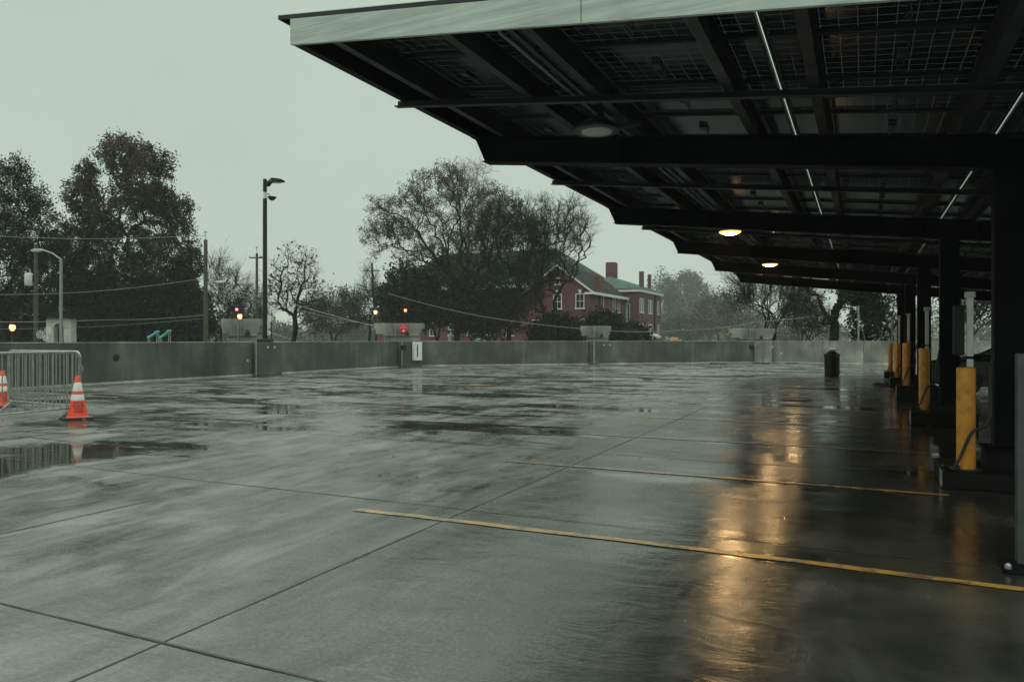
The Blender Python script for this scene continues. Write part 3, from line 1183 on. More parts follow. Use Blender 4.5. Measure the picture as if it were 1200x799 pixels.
# yellow kerb angle on the right side beyond the columns
wobble_strip('stall_line', (1.75, 9.2, 0), (5.8, 9.2, 0), .1, M['line'], .0052, .1, 120)
wobble_strip('stall_line', (1.75, 11.8, 0), (5.8, 11.8, 0), .1, M['line'], .0052, .1, 121)

# ribbed galvanised guard at the right edge
gx0, gy = .80, 5.08
o = thing('ribbed_guard', 'ribbed galvanised metal guard panel at the right edge beside the stall line', 'guard panel', (gx0, gy, 0), 0)
prof = []
x = 0.0
k = 0
while x < 1.15:
    prof += [(x, 0), (x + .05, 0), (x + .065, .03), (x + .10, .03), (x + .115, 0)]
    x += .115
top = prof
bot = [(a, b + .02) for a, b in reversed(prof)]
MB().prism(top + bot, lambda u, v, k: (u, v - .03, .03 if k == 0 else 1.215)).build('ribbed_sheet', M['guard'], o)
MB().box((.03, .06, .62), (.05, .06, 1.2)).build('post', M['guard'], o, bevel=.004)
MB().box((1.1, .06, .62), (.05, .06, 1.2)).build('post', M['guard'], o, bevel=.004)
pl = MB().box((.02, -.04, .012), (.22, .26, .018)).build('base_plate', M['black_steel'], o, bevel=.003)
for a, b in ((-.06, -.13), (.1, -.13)):
    MB().lathe([(.018, 0), (.018, .018), (.01, .03)], (a, b, .021), 6).build('bolt', M['galv'], pl)

# small wet leaves and grit lying about the deck
r = np.random.default_rng(5)
nl = 170
c_ = np.stack([r.uniform(-19, 2, nl), r.uniform(5.5, 30, nl), np.full(nl, .008)], axis=1)
a_ = r.uniform(0, 2 * PI, nl)
sz = r.uniform(.010, .032, nl)
u_ = np.stack([np.cos(a_), np.sin(a_), r.uniform(-.15, .15, nl)], axis=1) * sz[:, None]
v_ = np.stack([-np.sin(a_), np.cos(a_), r.uniform(-.15, .15, nl)], axis=1) * sz[:, None] * .6
tag(np_mesh('fallen_leaves', np.stack([c_ - u_, c_ - v_, c_ + u_, c_ + v_], axis=1).reshape(-1, 3), np.arange(nl * 4).reshape(-1, 4), M['leaf_brown']), kind='stuff')

# litter bin
p = on_deck(975, 440.6)
o = thing('litter_bin', 'black round litter bin with a domed lid on the wet deck', 'litter bin', p, .3)
MB().lathe([(.235, .0), (.245, .03), (.25, .06), (.26, .74), (.285, .75), (.285, .79), (.25, .80)], n=28).build('body', M['lamp_black'], o, smooth=True)
MB().lathe([(.25, .80), (.20, .82), (.13, .86), (.10, .88)], n=24).build('lid', M['black_steel'], o, smooth=True)
MB().lathe([(.10, .88), (.10, .91), (.185, .925), (.18, .95), (.10, .985), (.0, 1.0)], n=24).build('dome', M['grey_metal'], o, smooth=True)
for s in (-1, 1):
    MB().box((s * .262, 0, .16), (.03, .09, .12)).build('handle', M['grey_metal'], o, bevel=.008)

# ------------------------------------------------------------------ cones
def cone_text(parent, lines, z0, lh, size):
    cone_r = lambda z: .150 + (.032 - .150) * (z - .04) / .665
    for li, txt in enumerate(lines):
        cu = bpy.data.curves.new('t', 'FONT')
        cu.body = txt
        cu.size = size
        cu.align_x = 'CENTER'
        cu.extrude = 0.0
        cu.offset = .0012
        tmp = bpy.data.objects.new('t', cu)
        COL.objects.link(tmp)
        dg = bpy.context.evaluated_depsgraph_get()
        me0 = tmp.evaluated_get(dg).to_mesh()
        vs = [v.co.copy() for v in me0.vertices]
        fs = [tuple(q.vertices) for q in me0.polygons]
        bpy.data.objects.remove(tmp)
        out = []
        zc = z0 - li * lh
        for v in vs:
            z = zc + v.y
            r = cone_r(z) + .0025
            a = -PI / 2 + v.x / cone_r(zc)
            out.append((r * math.cos(a), r * math.sin(a), z))
        MB().add(out, fs).build('lettering', M['black_ink'], parent)


def cone(loc, rz, label):
    o = thing('traffic_cone', label, 'traffic cone', loc, rz, 'orange traffic cones by the steel barriers')
    MB().prism([(-.17, -.215), (.17, -.215), (.215, -.17), (.215, .17), (.17, .215), (-.17, .215), (-.215, .17), (-.215, -.17)],
               lambda u, v, k: (u, v, .04 * k + .001)).build('base', M['dark_rubber'], o, bevel=.008)
    z = lambda f: .04 + .665 * f
    r = lambda f: .150 + (.032 - .150) * f
    body = MB().lathe([(.165, .0405), (r(0), .052)] + [(r(f), z(f)) for f in (.1, .3, .5, .7, .9, .985)] + [(.026, z(1.0))], n=36).build('body', M['orange_cone'], o, smooth=True)
    for a, b in ((.405, .55), (.63, .845)):
        MB().lathe([(r(a) + .0005, z(a)), (r(a) + .002, z(a) + .002), (r(b) + .002, z(b) - .002), (r(b) + .0005, z(b))], n=36, caps=False).build('reflective_band', M['cone_white'], o, smooth=True)
    cone_text(body, ['CITY OF', 'DECATUR', 'PUBLIC', 'WORKS'], .255, .046, .040)
    return o


cone(on_deck(91, 491), math.atan2(0, 1) + TH + .42 + .20, 'orange traffic cone with black lettering in front of the barrier end')
cone(at(3, 14.35), TH + .9, 'orange traffic cone standing behind the two barriers at the frame edge')


# ------------------------------------------------------------------ crowd barriers
def barrier(p0, p1, label, hook=True):
    """p0: end shown, p1: direction of the other end"""
    p0, p1 = Vector(p0), Vector(p1)
    t = (p1 - p0).normalized()
    o = thing('crowd_barrier', label, 'barrier', p0, math.atan2(t.y, t.x), 'steel crowd barriers at the left')
    L, Ht, zb, r = 2.3, 1.10, .19, .12
    pts = [(0, 0, zb - .08)]
    for k in range(7):
        a = k / 6 * PI / 2
        pts.append((r - r * math.cos(a), 0, Ht - r + r * math.sin(a)))
    for k in range(7):
        a = PI / 2 - k / 6 * PI / 2
        pts.append((L - r + r * math.cos(a), 0, Ht - r + r * math.sin(a)))
    pts.append((L, 0, zb - .08))
    MB().tube(pts, .0205, 10).build('frame', M['galv'], o, smooth=True)
    MB().tube([(.02, 0, zb), (L - .02, 0, zb)], .017, 8).build('bottom_rail', M['galv'], o, smooth=True)
    n = 18
    for k in range(1, n + 1):
        x = L * k / (n + 1)
        MB().tube([(x, 0, zb + .012), (x, 0, Ht - .012)], .0085, 6, False).build('bar', M['galv'], o, smooth=True)
    for x in (.16, L - .16):
        MB().prism([(-.30, 0), (-.30, .012), (-.20, .05), (-.03, .19), (.03, .19), (.20, .05), (.30, .012), (.30, 0), (.24, 0), (.0, .125), (-.24, 0)],
                   lambda u, v, k: (x + (k - .5) * .05, u, v + .003)).build('foot', M['galv'], o)
    MB().tube([(-.018, 0, Ht - .24), (-.06, 0, Ht - .24), (-.075, 0, Ht - .28), (-.06, 0, Ht - .33), (-.03, 0, Ht - .33)], .008, 6).build('hook', M['galv'], o, smooth=True)
    return o


e1 = at(93, 12.3)
barrier(e1, at(0, 11.0), 'steel crowd barrier running from the lettered cone towards the camera')
barrier(e1 + (at(-8, 13.75) - e1).normalized() * .06 + Vector((.0, .05, 0)), at(0, 13.7), 'steel crowd barrier running away behind the nearer barrier')


# ------------------------------------------------------------------ cars
def car(loc, rz, paint_mat, label):
    o = thing('parked_car', label, 'car', loc, rz, None)
    W = .86
    prof = [(-2.25, .32), (-2.28, .62), (-2.15, .88), (-1.5, .95), (1.15, .96), (2.05, .82), (2.25, .6), (2.22, .3), (1.75, .22), (-1.75, .22)]
    MB().prism(prof, lambda u, v, k: (u, (k * 2 - 1) * W * (1 - .06 * max(0, abs(u) - 1.6)), v)).build('body', paint_mat, o, bevel=.07, seg=3)
    cab = [(-1.75, .95), (-1.25, 1.38), (-.55, 1.46), (.25, 1.43), (1.15, .955)]
    MB().prism(cab, lambda u, v, k: (u, (k * 2 - 1) * (W - .06 - .22 * (v - .95) / .5), v)).build('cabin', M['glass_dark'], o, bevel=.04)
    MB().prism([(-1.2, 1.385), (-.55, 1.475), (.22, 1.445), (.28, 1.42), (-.55, 1.44), (-1.25, 1.36)], lambda u, v, k: (u, (k * 2 - 1) * .60, v)).build('roof', paint_mat, o, bevel=.012)
    for x in (-1.38, 1.38):
        for s in (-1, 1):
            wt = MB()
            wt.lathe([(.20, -.10), (.30, -.10), (.325, -.06), (.325, .06), (.30, .10), (.20, .10)], n=24)
            a = wt.build('tyre', M['dark_rubber'], o, smooth=True)
            a.name = 'wheel'
            a.matrix_basis = Matrix.Translation((x, s * (W - .07), .328)) @ Matrix.Rotation(PI / 2, 4, 'X')
            MB().lathe([(.20, -.085), (.05, -.09), (.05, .09), (.20, .085)], n=16).build('rim', M['rim'], a)
    for s in (-1, 1):
        MB().box((2.17, s * .6, .68), (.10, .32, .12)).build('headlight', M['lens_off'], o, bevel=.03)
    return o


car((3.55, 20.9, 0.0), PI, M['car_black'], 'black car parked on the far side of the charger row')
q = at(514, 86)
q.z = ground_z(q.x, q.y)
car(q, TH + .35, M['car_white'], 'white car parked under the big spreading tree')
q = at(568, 92)
q.z = ground_z(q.x, q.y)
car(q, TH + .1, M['car_white'], 'white car parked in front of the dark red wall')

# ------------------------------------------------------------------ red brick building
R2, F2 = Vector((CT, ST, 0)), Vector((-ST, CT, 0))


def cs(x, d, z=0.0):
    """camera-bearing metres: x to the right, d ahead"""
    v = R2 * x + F2 * d
    return Vector((v.x, v.y, z))


rdir = Vector((.43, .903)).normalized()       # side walls recede along this (right, ahead)
ldir = Vector((-rdir.y, rdir.x))


def brick_house():
    a0 = Vector((10.05, 95.0))                 # right eave corner of the gable wing (x, d)
    b = cs(a0.x, a0.y)
    base = .4
    rw = (R2 * rdir.x + F2 * rdir.y)
    lw = (R2 * ldir.x + F2 * ldir.y)
    o = thing('brick_building', 'red brick building with gabled wing, green metal roof and chimneys', 'building', (b.x, b.y, base), math.atan2(rw.y, rw.x))
    # local axes: x = receding side direction, y = left along the front
    g = lambda z: z - base
    win = []

    def window(x, y, z, wd, ht, face, bars=True):
        """face 'f': front (normal -x), 's': side (normal -y)"""
        if face == 'f':
            tr = lambda u, dd, v: (x - dd, y + u, v)
        else:
            tr = lambda u, dd, v: (x + u, y - dd, v)
        fm = MB()

        def slab(mb, u0, u1, v0, v1, d0, d1):
            ps = [tr(u, d_, g(v)) for d_ in (d0, d1) for u, v in ((u0, v0), (u1, v0), (u1, v1), (u0, v1))]
            mb.add(ps, [(3, 2, 1, 0), (4, 5, 6, 7), (0, 1, 5, 4), (1, 2, 6, 5), (2, 3, 7, 6), (3, 0, 4, 7)])
        f = .10
        h, v2 = wd / 2, ht / 2
        slab(fm, -h - f, -h, z - v2, z + v2, .003, .09)
        slab(fm, h, h + f, z - v2, z + v2, .003, .09)
        slab(fm, -h - f, h + f, z + v2, z + v2 + f, .003, .09)
        if bars:
            slab(fm, -h, h, z - .03, z + .03, .02, .06)
            slab(fm, -.02, .02, z - v2, z - .03, .02, .05)
            slab(fm, -.02, .02, z + .03, z + v2, .02, .05)
        wo = fm.build('window', M['white_paint'], o)
        pm = MB()
        slab(pm, -h, h, z - v2, z + v2, .003, .015)
        pm.build('pane', M['glass_dark'], wo)
        sm = MB()
        slab(sm, -h - .18, h + .18, z - v2 - .14, z - v2, .003, .16)
        sm.build('sill', M['white_paint'], wo)

    # gable wing A
    Wd, Ln, ez, az = 9.1, 15.7, 7.45, 10.75
    wl = MB()
    wl.prism([(0, 0), (Wd, 0), (Wd, g(ez)), (Wd / 2, g(az)), (0, g(ez))], lambda u, v, k: (k * Ln, u, v))
    wl.build('wall', M['brick'], o)
    rf = MB()
    for s in (0, 1):
        yy = [-.45, Wd / 2] if s == 0 else [Wd + .45, Wd / 2]
        zz = [ez - .32, az]
        rf.add([(-.35, yy[0], g(zz[0]) + .08), (Ln + .2, yy[0], g(zz[0]) + .08), (Ln + .2, yy[1], g(zz[1]) + .1), (-.35, yy[1], g(zz[1]) + .1),
                (-.35, yy[0], g(zz[0]) + .26), (Ln + .2, yy[0], g(zz[0]) + .26), (Ln + .2, yy[1], g(zz[1]) + .28), (-.35, yy[1], g(zz[1]) + .28)],
               [(3, 2, 1, 0), (4, 5, 6, 7), (0, 1, 5, 4), (1, 2, 6, 5), (2, 3, 7, 6), (3, 0, 4, 7)])
    rf.build('roof', M['slate'], o)
    tr = MB()
    for y0, y1 in ((-.47, Wd / 2), (Wd + .47, Wd / 2)):
        tr.add([(-.38, y0, g(ez) - .28), (-.36, y0, g(ez) - .28), (-.36, y1, g(az) + .06), (-.38, y1, g(az) + .06),
                (-.38, y0, g(ez) - .02), (-.36, y0, g(ez) - .02), (-.36, y1, g(az) + .34), (-.38, y1, g(az) + .34)],
               [(3, 2, 1, 0), (4, 5, 6, 7), (0, 1, 5, 4), (1, 2, 6, 5), (2, 3, 7, 6), (3, 0, 4, 7)])
    tr.build('rake_trim', M['white_paint'], o)
    MB().box((Ln / 2 - .1, -.50, g(ez) - .22), (Ln + .5, .12, .34)).build('gutter', M['white_paint'], o)
    MB().box((-.28, .1, g(ez) - .22), (.18, 1.2, .26)).build('eave_return', M['white_paint'], o)
    for y in (1.45, 4.55):
        window(0, y, 6.35 - .1, 1.0, 1.75, 'f')
        MB().prism([(-.14, 7.3), (.14, 7.3), (.2, 7.75), (-.2, 7.75)], lambda u, v, k: (-.004 - .1 * k, y + u, g(v))).build('keystone', M['white_paint'], o)
    window(0, Wd / 2, 8.9, .5, .7, 'f', False)
    for y in (1.45, 4.55, 7.6):
        window(0, y, 3.0, 1.0, 1.7, 'f')
    for x in (4.6, 9.6, 11.8):
        window(x, 0, 6.1, .75, 1.8, 's', False)
    for x in (4.6, 9.8, 12.0):
        window(x, 0, 3.0, .75, 1.5, 's', False)
    ch = MB()
    ch.box((3.4, .1, g(7.0)), (.8, .8, 5.0))
    ch.build('chimney', M['brick'], o)
    MB().tube([(Ln - .4, -.48, g(ez) - .3), (Ln - .4, -.2, g(ez) - .8), (Ln - .4, -.2, .1)], .09, 8).build('downpipe', M['white_paint'], o, smooth=True)

    # tower block B, right of and behind the wing
    c0 = Vector((18.35, 108.0)) - a0
    bx, by = c0.dot(rdir), c0.dot(ldir)
    BL, BW, be = 13.2, 11.0, 8.5
    wl = MB().box((bx + BL / 2, by + BW / 2, g(be) / 2), (BL, BW, g(be)))
    wl.build('wall', M['brick'], o)
    MB().box((bx + BL / 2, by + BW / 2, g(be) + .02), (BL + .7, BW + .7, .5)).build('cornice', M['white_paint'], o)
    e = .55
    az2 = 10.9
    rx0, rx1, ry0, ry1 = bx - e, bx + BL + e, by - e, by + BW + e
    zb = g(be) + .272
    rv = [(rx0, ry0, zb), (rx1, ry0, zb), (rx1, ry1, zb), (rx0, ry1, zb), (rx0 + 4.2, (ry0 + ry1) / 2, g(az2)), (rx1 - 4.2, (ry0 + ry1) / 2, g(az2))]
    MB().add(rv, [(0, 3, 4), (0, 4, 5, 1), (1, 5, 2), (2, 5, 4, 3), (3, 2, 1, 0)]).build('hip_roof', M['pale_roof'], o)
    for x in (bx + 1.6, bx + 6.4, bx + 11.2):
        for dx in ((-.55, .55) if x < bx + 10 else (0,)):
            window(x + dx, by, 6.3, .7, 1.9, 's', False)
            window(x + dx, by, 2.6, .7, 1.9, 's', False)
    window(bx, by + 1.6, 5.0, .5, 3.0, 'f', False)
    MB().tube([(bx + 9, by - .1, g(be) - .1), (bx + 9, by - .1, .1)], .12, 8).build('downpipe', M['lamp_black'], o)
    # porch hood by the door
    MB().prism([(0, 0), (2.4, -.9), (2.4, -.65), (0, .25)], lambda u, v, k: (bx + 1.2 + 2.6 * k, by - u, g(2.5) + v)).build('porch_hood', M['plaster'], o)
    for x, yy, w_, top in ((bx + 5.6, by + 1.1, .62, 11.7), (bx + 10.2, by + 1.1, .5, 11.6)):
        MB().box((x, yy, g((be + top) / 2)), (w_, w_, top - be)).build('chimney', M['brick'], o, bevel=.02)
    # main block C with the big hip roof
    cx0, cy0, CLx, CWy, ce, ca = bx + 2.0, by + 9.0, 17.0, 38.0, 9.8, 16.6
    MB().box((cx0 + CLx / 2, cy0 + CWy / 2, g(ce) / 2), (CLx, CWy, g(ce))).build('wall', M['brick'], o)
    MB().box((cx0 + CLx / 2, cy0 + CWy / 2, g(ce) + .02), (CLx + 1.0, CWy + 1.0, .7)).build('cornice', M['white_paint'], o)
    e = .75
    rx0, rx1, ry0, ry1 = cx0 - e, cx0 + CLx + e, cy0 - e, cy0 + CWy + e
    zb = g(ce) + .374
    xm = (rx0 + rx1) / 2
    rv = [(rx0, ry0, zb), (rx1, ry0, zb), (rx1, ry1, zb), (rx0, ry1, zb), (xm, ry0 + 9, g(ca)), (xm, ry1 - 9, g(ca))]
    MB().add(rv, [(0, 4, 1), (0, 3, 5, 4), (3, 2, 5), (1, 4, 5, 2), (3, 2, 1, 0)]).build('hip_roof', M['green_roof'], o)
    MB().box((cx0 + 5.0, cy0 - 2.7, g(11.4)), (1.5, 1.5, 4.0)).build('chimney', M['brick'], o, bevel=.03)
    for k in range(8):
        y = cy0 + 9 + 3.6 * k
        for z in (6.8, 3.0):
            window(cx0, y, z, 1.1, 2.0, 'f')
    return o


brick_house()


# ------------------------------------------------------------------ trees
def skeleton(seed, trunk, targets, step=.5, wander=.25, up=.25, pathw=.30):
    """grow branches from the trunk nodes towards target points; returns nodes, parents"""
    r = np.random.default_rng(seed)
    nodes = [np.array(p, float) for p in trunk]
    par = [-1] + list(range(len(trunk) - 1))
    plen = [0.0]
    for i in range(1, len(nodes)):
        plen.append(plen[-1] + np.linalg.norm(nodes[i] - nodes[i - 1]))
    cap = 60000
    P = np.zeros((cap, 3))
    Lp = np.zeros(cap)
    n = len(nodes)
    P[:n] = nodes
    Lp[:n] = plen
    par = par + [0] * (cap - n)
    first = max(1, int(n * .45))
    ref = P[n - 1]
    order = np.argsort(np.linalg.norm(targets - ref, axis=1) + r.normal(0, .6, len(targets)))
    blocked = np.zeros(cap, bool)
    blocked[:first] = True
    for ti in order:
        t = targets[ti]
        dv = t - P[:n]
        d = np.linalg.norm(dv, axis=1)
        cost = d + pathw * Lp[:n] + .35 * np.maximum(0, P[:n, 2] - t[2])
        cost[blocked[:n]] += 1e6
        j = int(np.argmin(cost))
        d0 = d[j]
        if d0 < step * .4:
            continue
        k = max(1, int(math.ceil(d0 / step)))
        a = P[j].copy()
        pj = par[j]
        pd = (P[j] - P[pj]) if pj >= 0 else np.array([0, 0, 1.0])
        pd = pd / (np.linalg.norm(pd) + 1e-9)
        ctrl = a + (pd * .5 + np.array([0, 0, up])) * d0 * .45
        prev = j
        for q in range(1, k + 1):
            s = q / k
            pt = (1 - s) ** 2 * a + 2 * s * (1 - s) * ctrl + s * s * t
            if q < k:
                pt = pt + r.normal(0, wander * step * .5, 3)
            if n >= cap:
                break
            P[n] = pt
            Lp[n] = Lp[prev] + np.linalg.norm(pt - P[prev])
            par[n] = prev
            prev = n
            n += 1
    return P[:n].copy(), np.array(par[:n])


def pipe_radii(par, rt, e):
    n = len(par)
    acc = np.zeros(n)
    ch = np.zeros(n, int)
    for i in range(n):
        if par[i] >= 0:
            ch[par[i]] += 1
    for i in range(n - 1, -1, -1):
        if ch[i] == 0:
            acc[i] = rt ** e
        if par[i] >= 0:
            acc[par[i]] += acc[i]
    return acc ** (1 / e), ch


def frusta(A, B, ra, rb, sides):
    """separate tapered tubes A->B"""
    m = len(A)
    T = B - A
    T /= (np.linalg.norm(T, axis=1, keepdims=True) + 1e-9)
    ref = np.where(np.abs(T[:, 2:3]) < .9, np.array([[0, 0, 1.0]]), np.array([[1.0, 0, 0]]))
    U = np.cross(T, ref)
    U /= (np.linalg.norm(U, axis=1, keepdims=True) + 1e-9)
    Wv = np.cross(T, U)
    q = np.arange(sides) * 2 * PI / sides
    ring = U[:, None, :] * np.cos(q)[None, :, None] + Wv[:, None, :] * np.sin(q)[None, :, None]
    VA = A[:, None, :] + ring * ra[:, None, None]
    VB = B[:, None, :] + ring * rb[:, None, None]
    V = np.concatenate([VA, VB], axis=1).reshape(-1, 3)
    k = np.arange(sides)
    k2 = (k + 1) % sides
    f = np.stack([k, k2, k2 + sides, k + sides], axis=1)
    F = (np.arange(m) * 2 * sides)[:, None, None] + f[None]
    return V, F.reshape(-1, 4)


def join(parts):
    Vs, Fs, o = [], [], 0
    for V, F in parts:
        Vs.append(V)
        Fs.append(F + o)
        o += len(V)
    return np.concatenate(Vs), np.concatenate(Fs)


def leaf_quads(r, C, size, flat=.0):
    m = len(C)
    a = r.normal(size=(m, 3))
    a /= np.linalg.norm(a, axis=1, keepdims=True)
    b = r.normal(size=(m, 3))
    b -= a * (a * b).sum(1, keepdims=True)
    b /= np.linalg.norm(b, axis=1, keepdims=True)
    s = size * r.uniform(.6, 1.3, (m, 1))
    a = a * s * .5
    b = b * s * .32
    V = np.stack([C - a, C + b * 1.0, C + a, C - b * 1.0], axis=1).reshape(-1, 3)
    F = np.arange(m * 4).reshape(-1, 4)
    return V, F


TREE_STATS = []


def tree(name, label, cat, px, d, lobes, tips=260, leaves=0, leaf=.2, leaf_m='leaf_dark', bark='bark', twig='twig', twigs=4,
         twig_len=.9, rt=.016, e=2.15, seed=1, group=None, fork=.35, stems=1, wander=.3, up=.3, depth=.8, step=.55, spread=.55, lean=0.0, pathw=.3,
         cluster=0.0, twig_r=.011, base_z=None, rise=.22):
    """lobes: crown outline as (bearing, elevation, half width, half height) at distance d"""
    r = np.random.default_rng(seed)
    b = at(px, d)
    b.z = ground_z(b.x, b.y) - .1 if base_z is None else base_z
    o = thing(name, label, cat, b, 0, group)
    sc = d / FOC
    rx, fy = np.array([CT, ST, 0]), np.array([-ST, CT, 0])
    pts = []
    area = np.array([l[2] * l[3] for l in lobes], float)
    cnt = np.maximum(6, (tips * area / area.sum()).astype(int))
    for (lx, ly, hw, hh), c in zip(lobes, cnt):
        u = r.normal(size=(c, 3))
        u /= np.linalg.norm(u, axis=1, keepdims=True)
        u *= r.uniform(.15, 1, (c, 1)) ** (1 / 2.2)
        cx, cz_ = (lx - px) * sc, EYE + (HOR - ly) * sc - b.z
        p = rx * (cx + u[:, :1] * hw * sc) + fy * (u[:, 1:2] * hw * sc * depth)
        p[:, 2] = cz_ + u[:, 2] * hh * sc
        pts.append(p)
    T = np.concatenate(pts)
    T = T[T[:, 2] > .6]
    lowest = max(1.2, T[:, 2].min())
    zmax = T[:, 2].max()
    h0 = max(1.0, zmax * fork)
    Pn, parn = None, None
    segs = []
    for s in range(stems):
        k = max(3, int(h0 / .8))
        ang = r.uniform(0, 2 * PI)
        off = np.array([math.cos(ang), math.sin(ang), 0]) * (.0 if stems == 1 else .35)
        ln = np.array([math.cos(ang), math.sin(ang), 0]) * (0.05 if stems == 1 else .22) + rx * lean
        tr = [off + ln * (h0 * q / k) + np.array([0, 0, h0 * q / k]) + np.append(r.normal(0, .05, 2), 0) * (q > 0) for q in range(k + 1)]
        sub = T[s::stems]
        P, par = skeleton(seed * 31 + s, tr, sub, step, wander, up, pathw)
        rad, ch = pipe_radii(par, rt, e)
        rad[:2] *= np.array([1.35, 1.1])
        segs.append((P, par, rad, ch))
    tv, cv, tipP, tipD = [], [], [], []
    for P, par, rad, ch in segs:
        i = np.where(par >= 0)[0]
        A, B, ra, rb = P[par[i]], P[i], rad[par[i]], rad[i]
        ra = np.minimum(ra, rb * 1.35)
        big = ra > .05
        if big.any():
            tv.append(frusta(A[big], B[big], ra[big], rb[big], 7))
        if (~big).any():
            tv.append(frusta(A[~big], B[~big], ra[~big], rb[~big], 4))
        thin = i[rad[i] < max(.045, rt * 2.2)]
        tipP.append(P[thin])
        dd = P[thin] - P[par[thin]]
        tipD.append(dd / (np.linalg.norm(dd, axis=1, keepdims=True) + 1e-9))
    V, F = join(tv)
    np_mesh('trunk', V, F, M[bark], o, True)
    tipP, tipD = np.concatenate(tipP), np.concatenate(tipD)
    parts = []
    if twigs > 0:
        k = np.repeat(np.arange(len(tipP)), twigs)
        A = tipP[k]
        D = tipD[k] + r.normal(0, spread, (len(k), 3)) + np.array([0, 0, rise])
        D /= np.linalg.norm(D, axis=1, keepdims=True)
        L = twig_len * r.uniform(.35, 1.1, (len(k), 1))
        B = A + D * L
        parts.append(frusta(A, B, np.full(len(A), twig_r), np.full(len(A), twig_r * .55), 3))
        # side shoots
        t = r.uniform(.35, .85, (len(k), 1))
        A2 = A + D * L * t
        D2 = D + r.normal(0, .5, D.shape)
        D2 /= np.linalg.norm(D2, axis=1, keepdims=True)
        B2 = A2 + D2 * L * .55
        parts.append(frusta(A2, B2, np.full(len(A), twig_r * .75), np.full(len(A), twig_r * .4), 3))
        ends = np.concatenate([B, B2, A2])
    else:
        ends = tipP
    if leaves:
        if parts:
            np_mesh('twigs', *join(parts), M[twig], o)
        cl = np.where(r.random(len(ends)) > cluster)[0] if cluster else np.arange(len(ends))
        k = r.choice(cl, leaves)
        C = ends[k] + r.normal(0, leaf * .9, (leaves, 3))
        np_mesh('crown', *leaf_quads(r, C, leaf), M[leaf_m], o)
    else:
        np_mesh('crown', *join(parts), M[twig], o)
    TREE_STATS.append((label, len(F), len(tipP)))
    return o


G1 = 'trees beyond the parapet'
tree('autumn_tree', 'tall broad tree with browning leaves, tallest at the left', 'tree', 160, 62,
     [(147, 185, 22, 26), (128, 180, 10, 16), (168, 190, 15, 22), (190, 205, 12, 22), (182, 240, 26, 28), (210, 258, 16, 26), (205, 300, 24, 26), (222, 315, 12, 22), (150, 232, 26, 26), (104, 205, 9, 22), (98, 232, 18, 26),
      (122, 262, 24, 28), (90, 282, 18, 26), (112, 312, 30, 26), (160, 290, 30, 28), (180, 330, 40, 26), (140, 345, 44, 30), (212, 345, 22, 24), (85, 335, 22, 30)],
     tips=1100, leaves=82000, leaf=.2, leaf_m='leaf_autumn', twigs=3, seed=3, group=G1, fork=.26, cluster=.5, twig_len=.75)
tree('broad_tree', 'dark thin-leaved tree at the far left frame edge', 'tree', 10, 56,
     [(8, 235, 42, 48), (40, 285, 38, 55), (-5, 310, 60, 60), (70, 325, 26, 45), (-60, 270, 50, 70)],
     tips=800, leaves=44000, leaf=.17, leaf_m='leaf_dark', twigs=5, seed=4, group=G1, fork=.25, cluster=.2)
for i, (px, hw, top, d, lab) in enumerate(((28, 44, 350, 70, 'dark dense shrub behind the leftmost lit lantern'), (112, 40, 345, 72, 'dark dense shrub behind the pale gate pillar'),
                                           (175, 45, 348, 70, 'dark dense shrub behind the teal slides'), (222, 26, 352, 74, 'dark dense shrub left of the thick wooden pole'))):
    tree('dense_shrub', lab, 'shrub', px, d, [(px, (top + 400) / 2, hw, (400 - top) / 2 + 12)], tips=170, leaves=9000, leaf=.36, leaf_m='leaf_dark', twigs=3, seed=10 + i,
         group='dark shrubs below the left trees', fork=.2, stems=2)
tree('bare_sapling', 'slender bare tree with upright twigs right of the thick wooden pole', 'tree', 262, 76, [(258, 325, 14, 36), (270, 350, 26, 36)],
     tips=150, twigs=5, twig_len=1.5, seed=20, group=G1, fork=.2, stems=3, up=.7, twig_r=.013)
tree('bare_sapling', 'low bare thicket beside the pole with crossarm', 'tree', 292, 92, [(292, 362, 26, 30)], tips=130, twigs=5, twig_len=1.3, seed=21, group=G1, fork=.2, stems=3, up=.5, twig_r=.014)
tree('bare_crab_tree', 'bare round-headed tree with a few hanging leaves right of the lamp post', 'tree', 343, 58,
     [(345, 322, 28, 34), (352, 345, 34, 26), (325, 345, 16, 26)], tips=190, twigs=4, twig_len=.9, leaves=420, leaf=.22, leaf_m='leaf_brown', seed=22, group=G1, fork=.3, rt=.022, spread=.8, up=.1)
tree('bare_tree', 'pointed bare tree left of the two lit lanterns', 'tree', 432, 82, [(434, 335, 10, 26), (432, 360, 22, 30)], tips=170, twigs=5, twig_len=1.4, seed=23, group=G1, fork=.45, up=.6, twig_r=.014)
tree('bare_thicket', 'misty brown thicket between the lamp post and pointed bare tree', 'tree', 392, 118, [(398, 365, 32, 28), (372, 372, 22, 22)], tips=260, twigs=5, twig_len=1.6,
     leaves=3500, leaf=.4, leaf_m='leaf_brown', seed=24, group=G1, fork=.15, stems=3, twig_r=.018)
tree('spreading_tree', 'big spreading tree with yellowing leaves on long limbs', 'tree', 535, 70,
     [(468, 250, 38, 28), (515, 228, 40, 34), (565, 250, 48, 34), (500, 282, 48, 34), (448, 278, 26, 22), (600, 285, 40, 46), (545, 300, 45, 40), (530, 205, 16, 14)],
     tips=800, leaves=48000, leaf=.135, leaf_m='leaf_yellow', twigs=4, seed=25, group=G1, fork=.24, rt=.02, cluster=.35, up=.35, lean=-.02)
tree('bare_tall_tree', 'tallest pale bare tree rising above the big spreading tree', 'tree', 553, 86, [(553, 206, 24, 20), (548, 235, 34, 26), (566, 268, 36, 40)], tips=230, twigs=4, twig_len=1.2, seed=26, twig='twig_pale',
     bark='bark_pale', group=G1, fork=.5, up=.5, twig_r=.014)
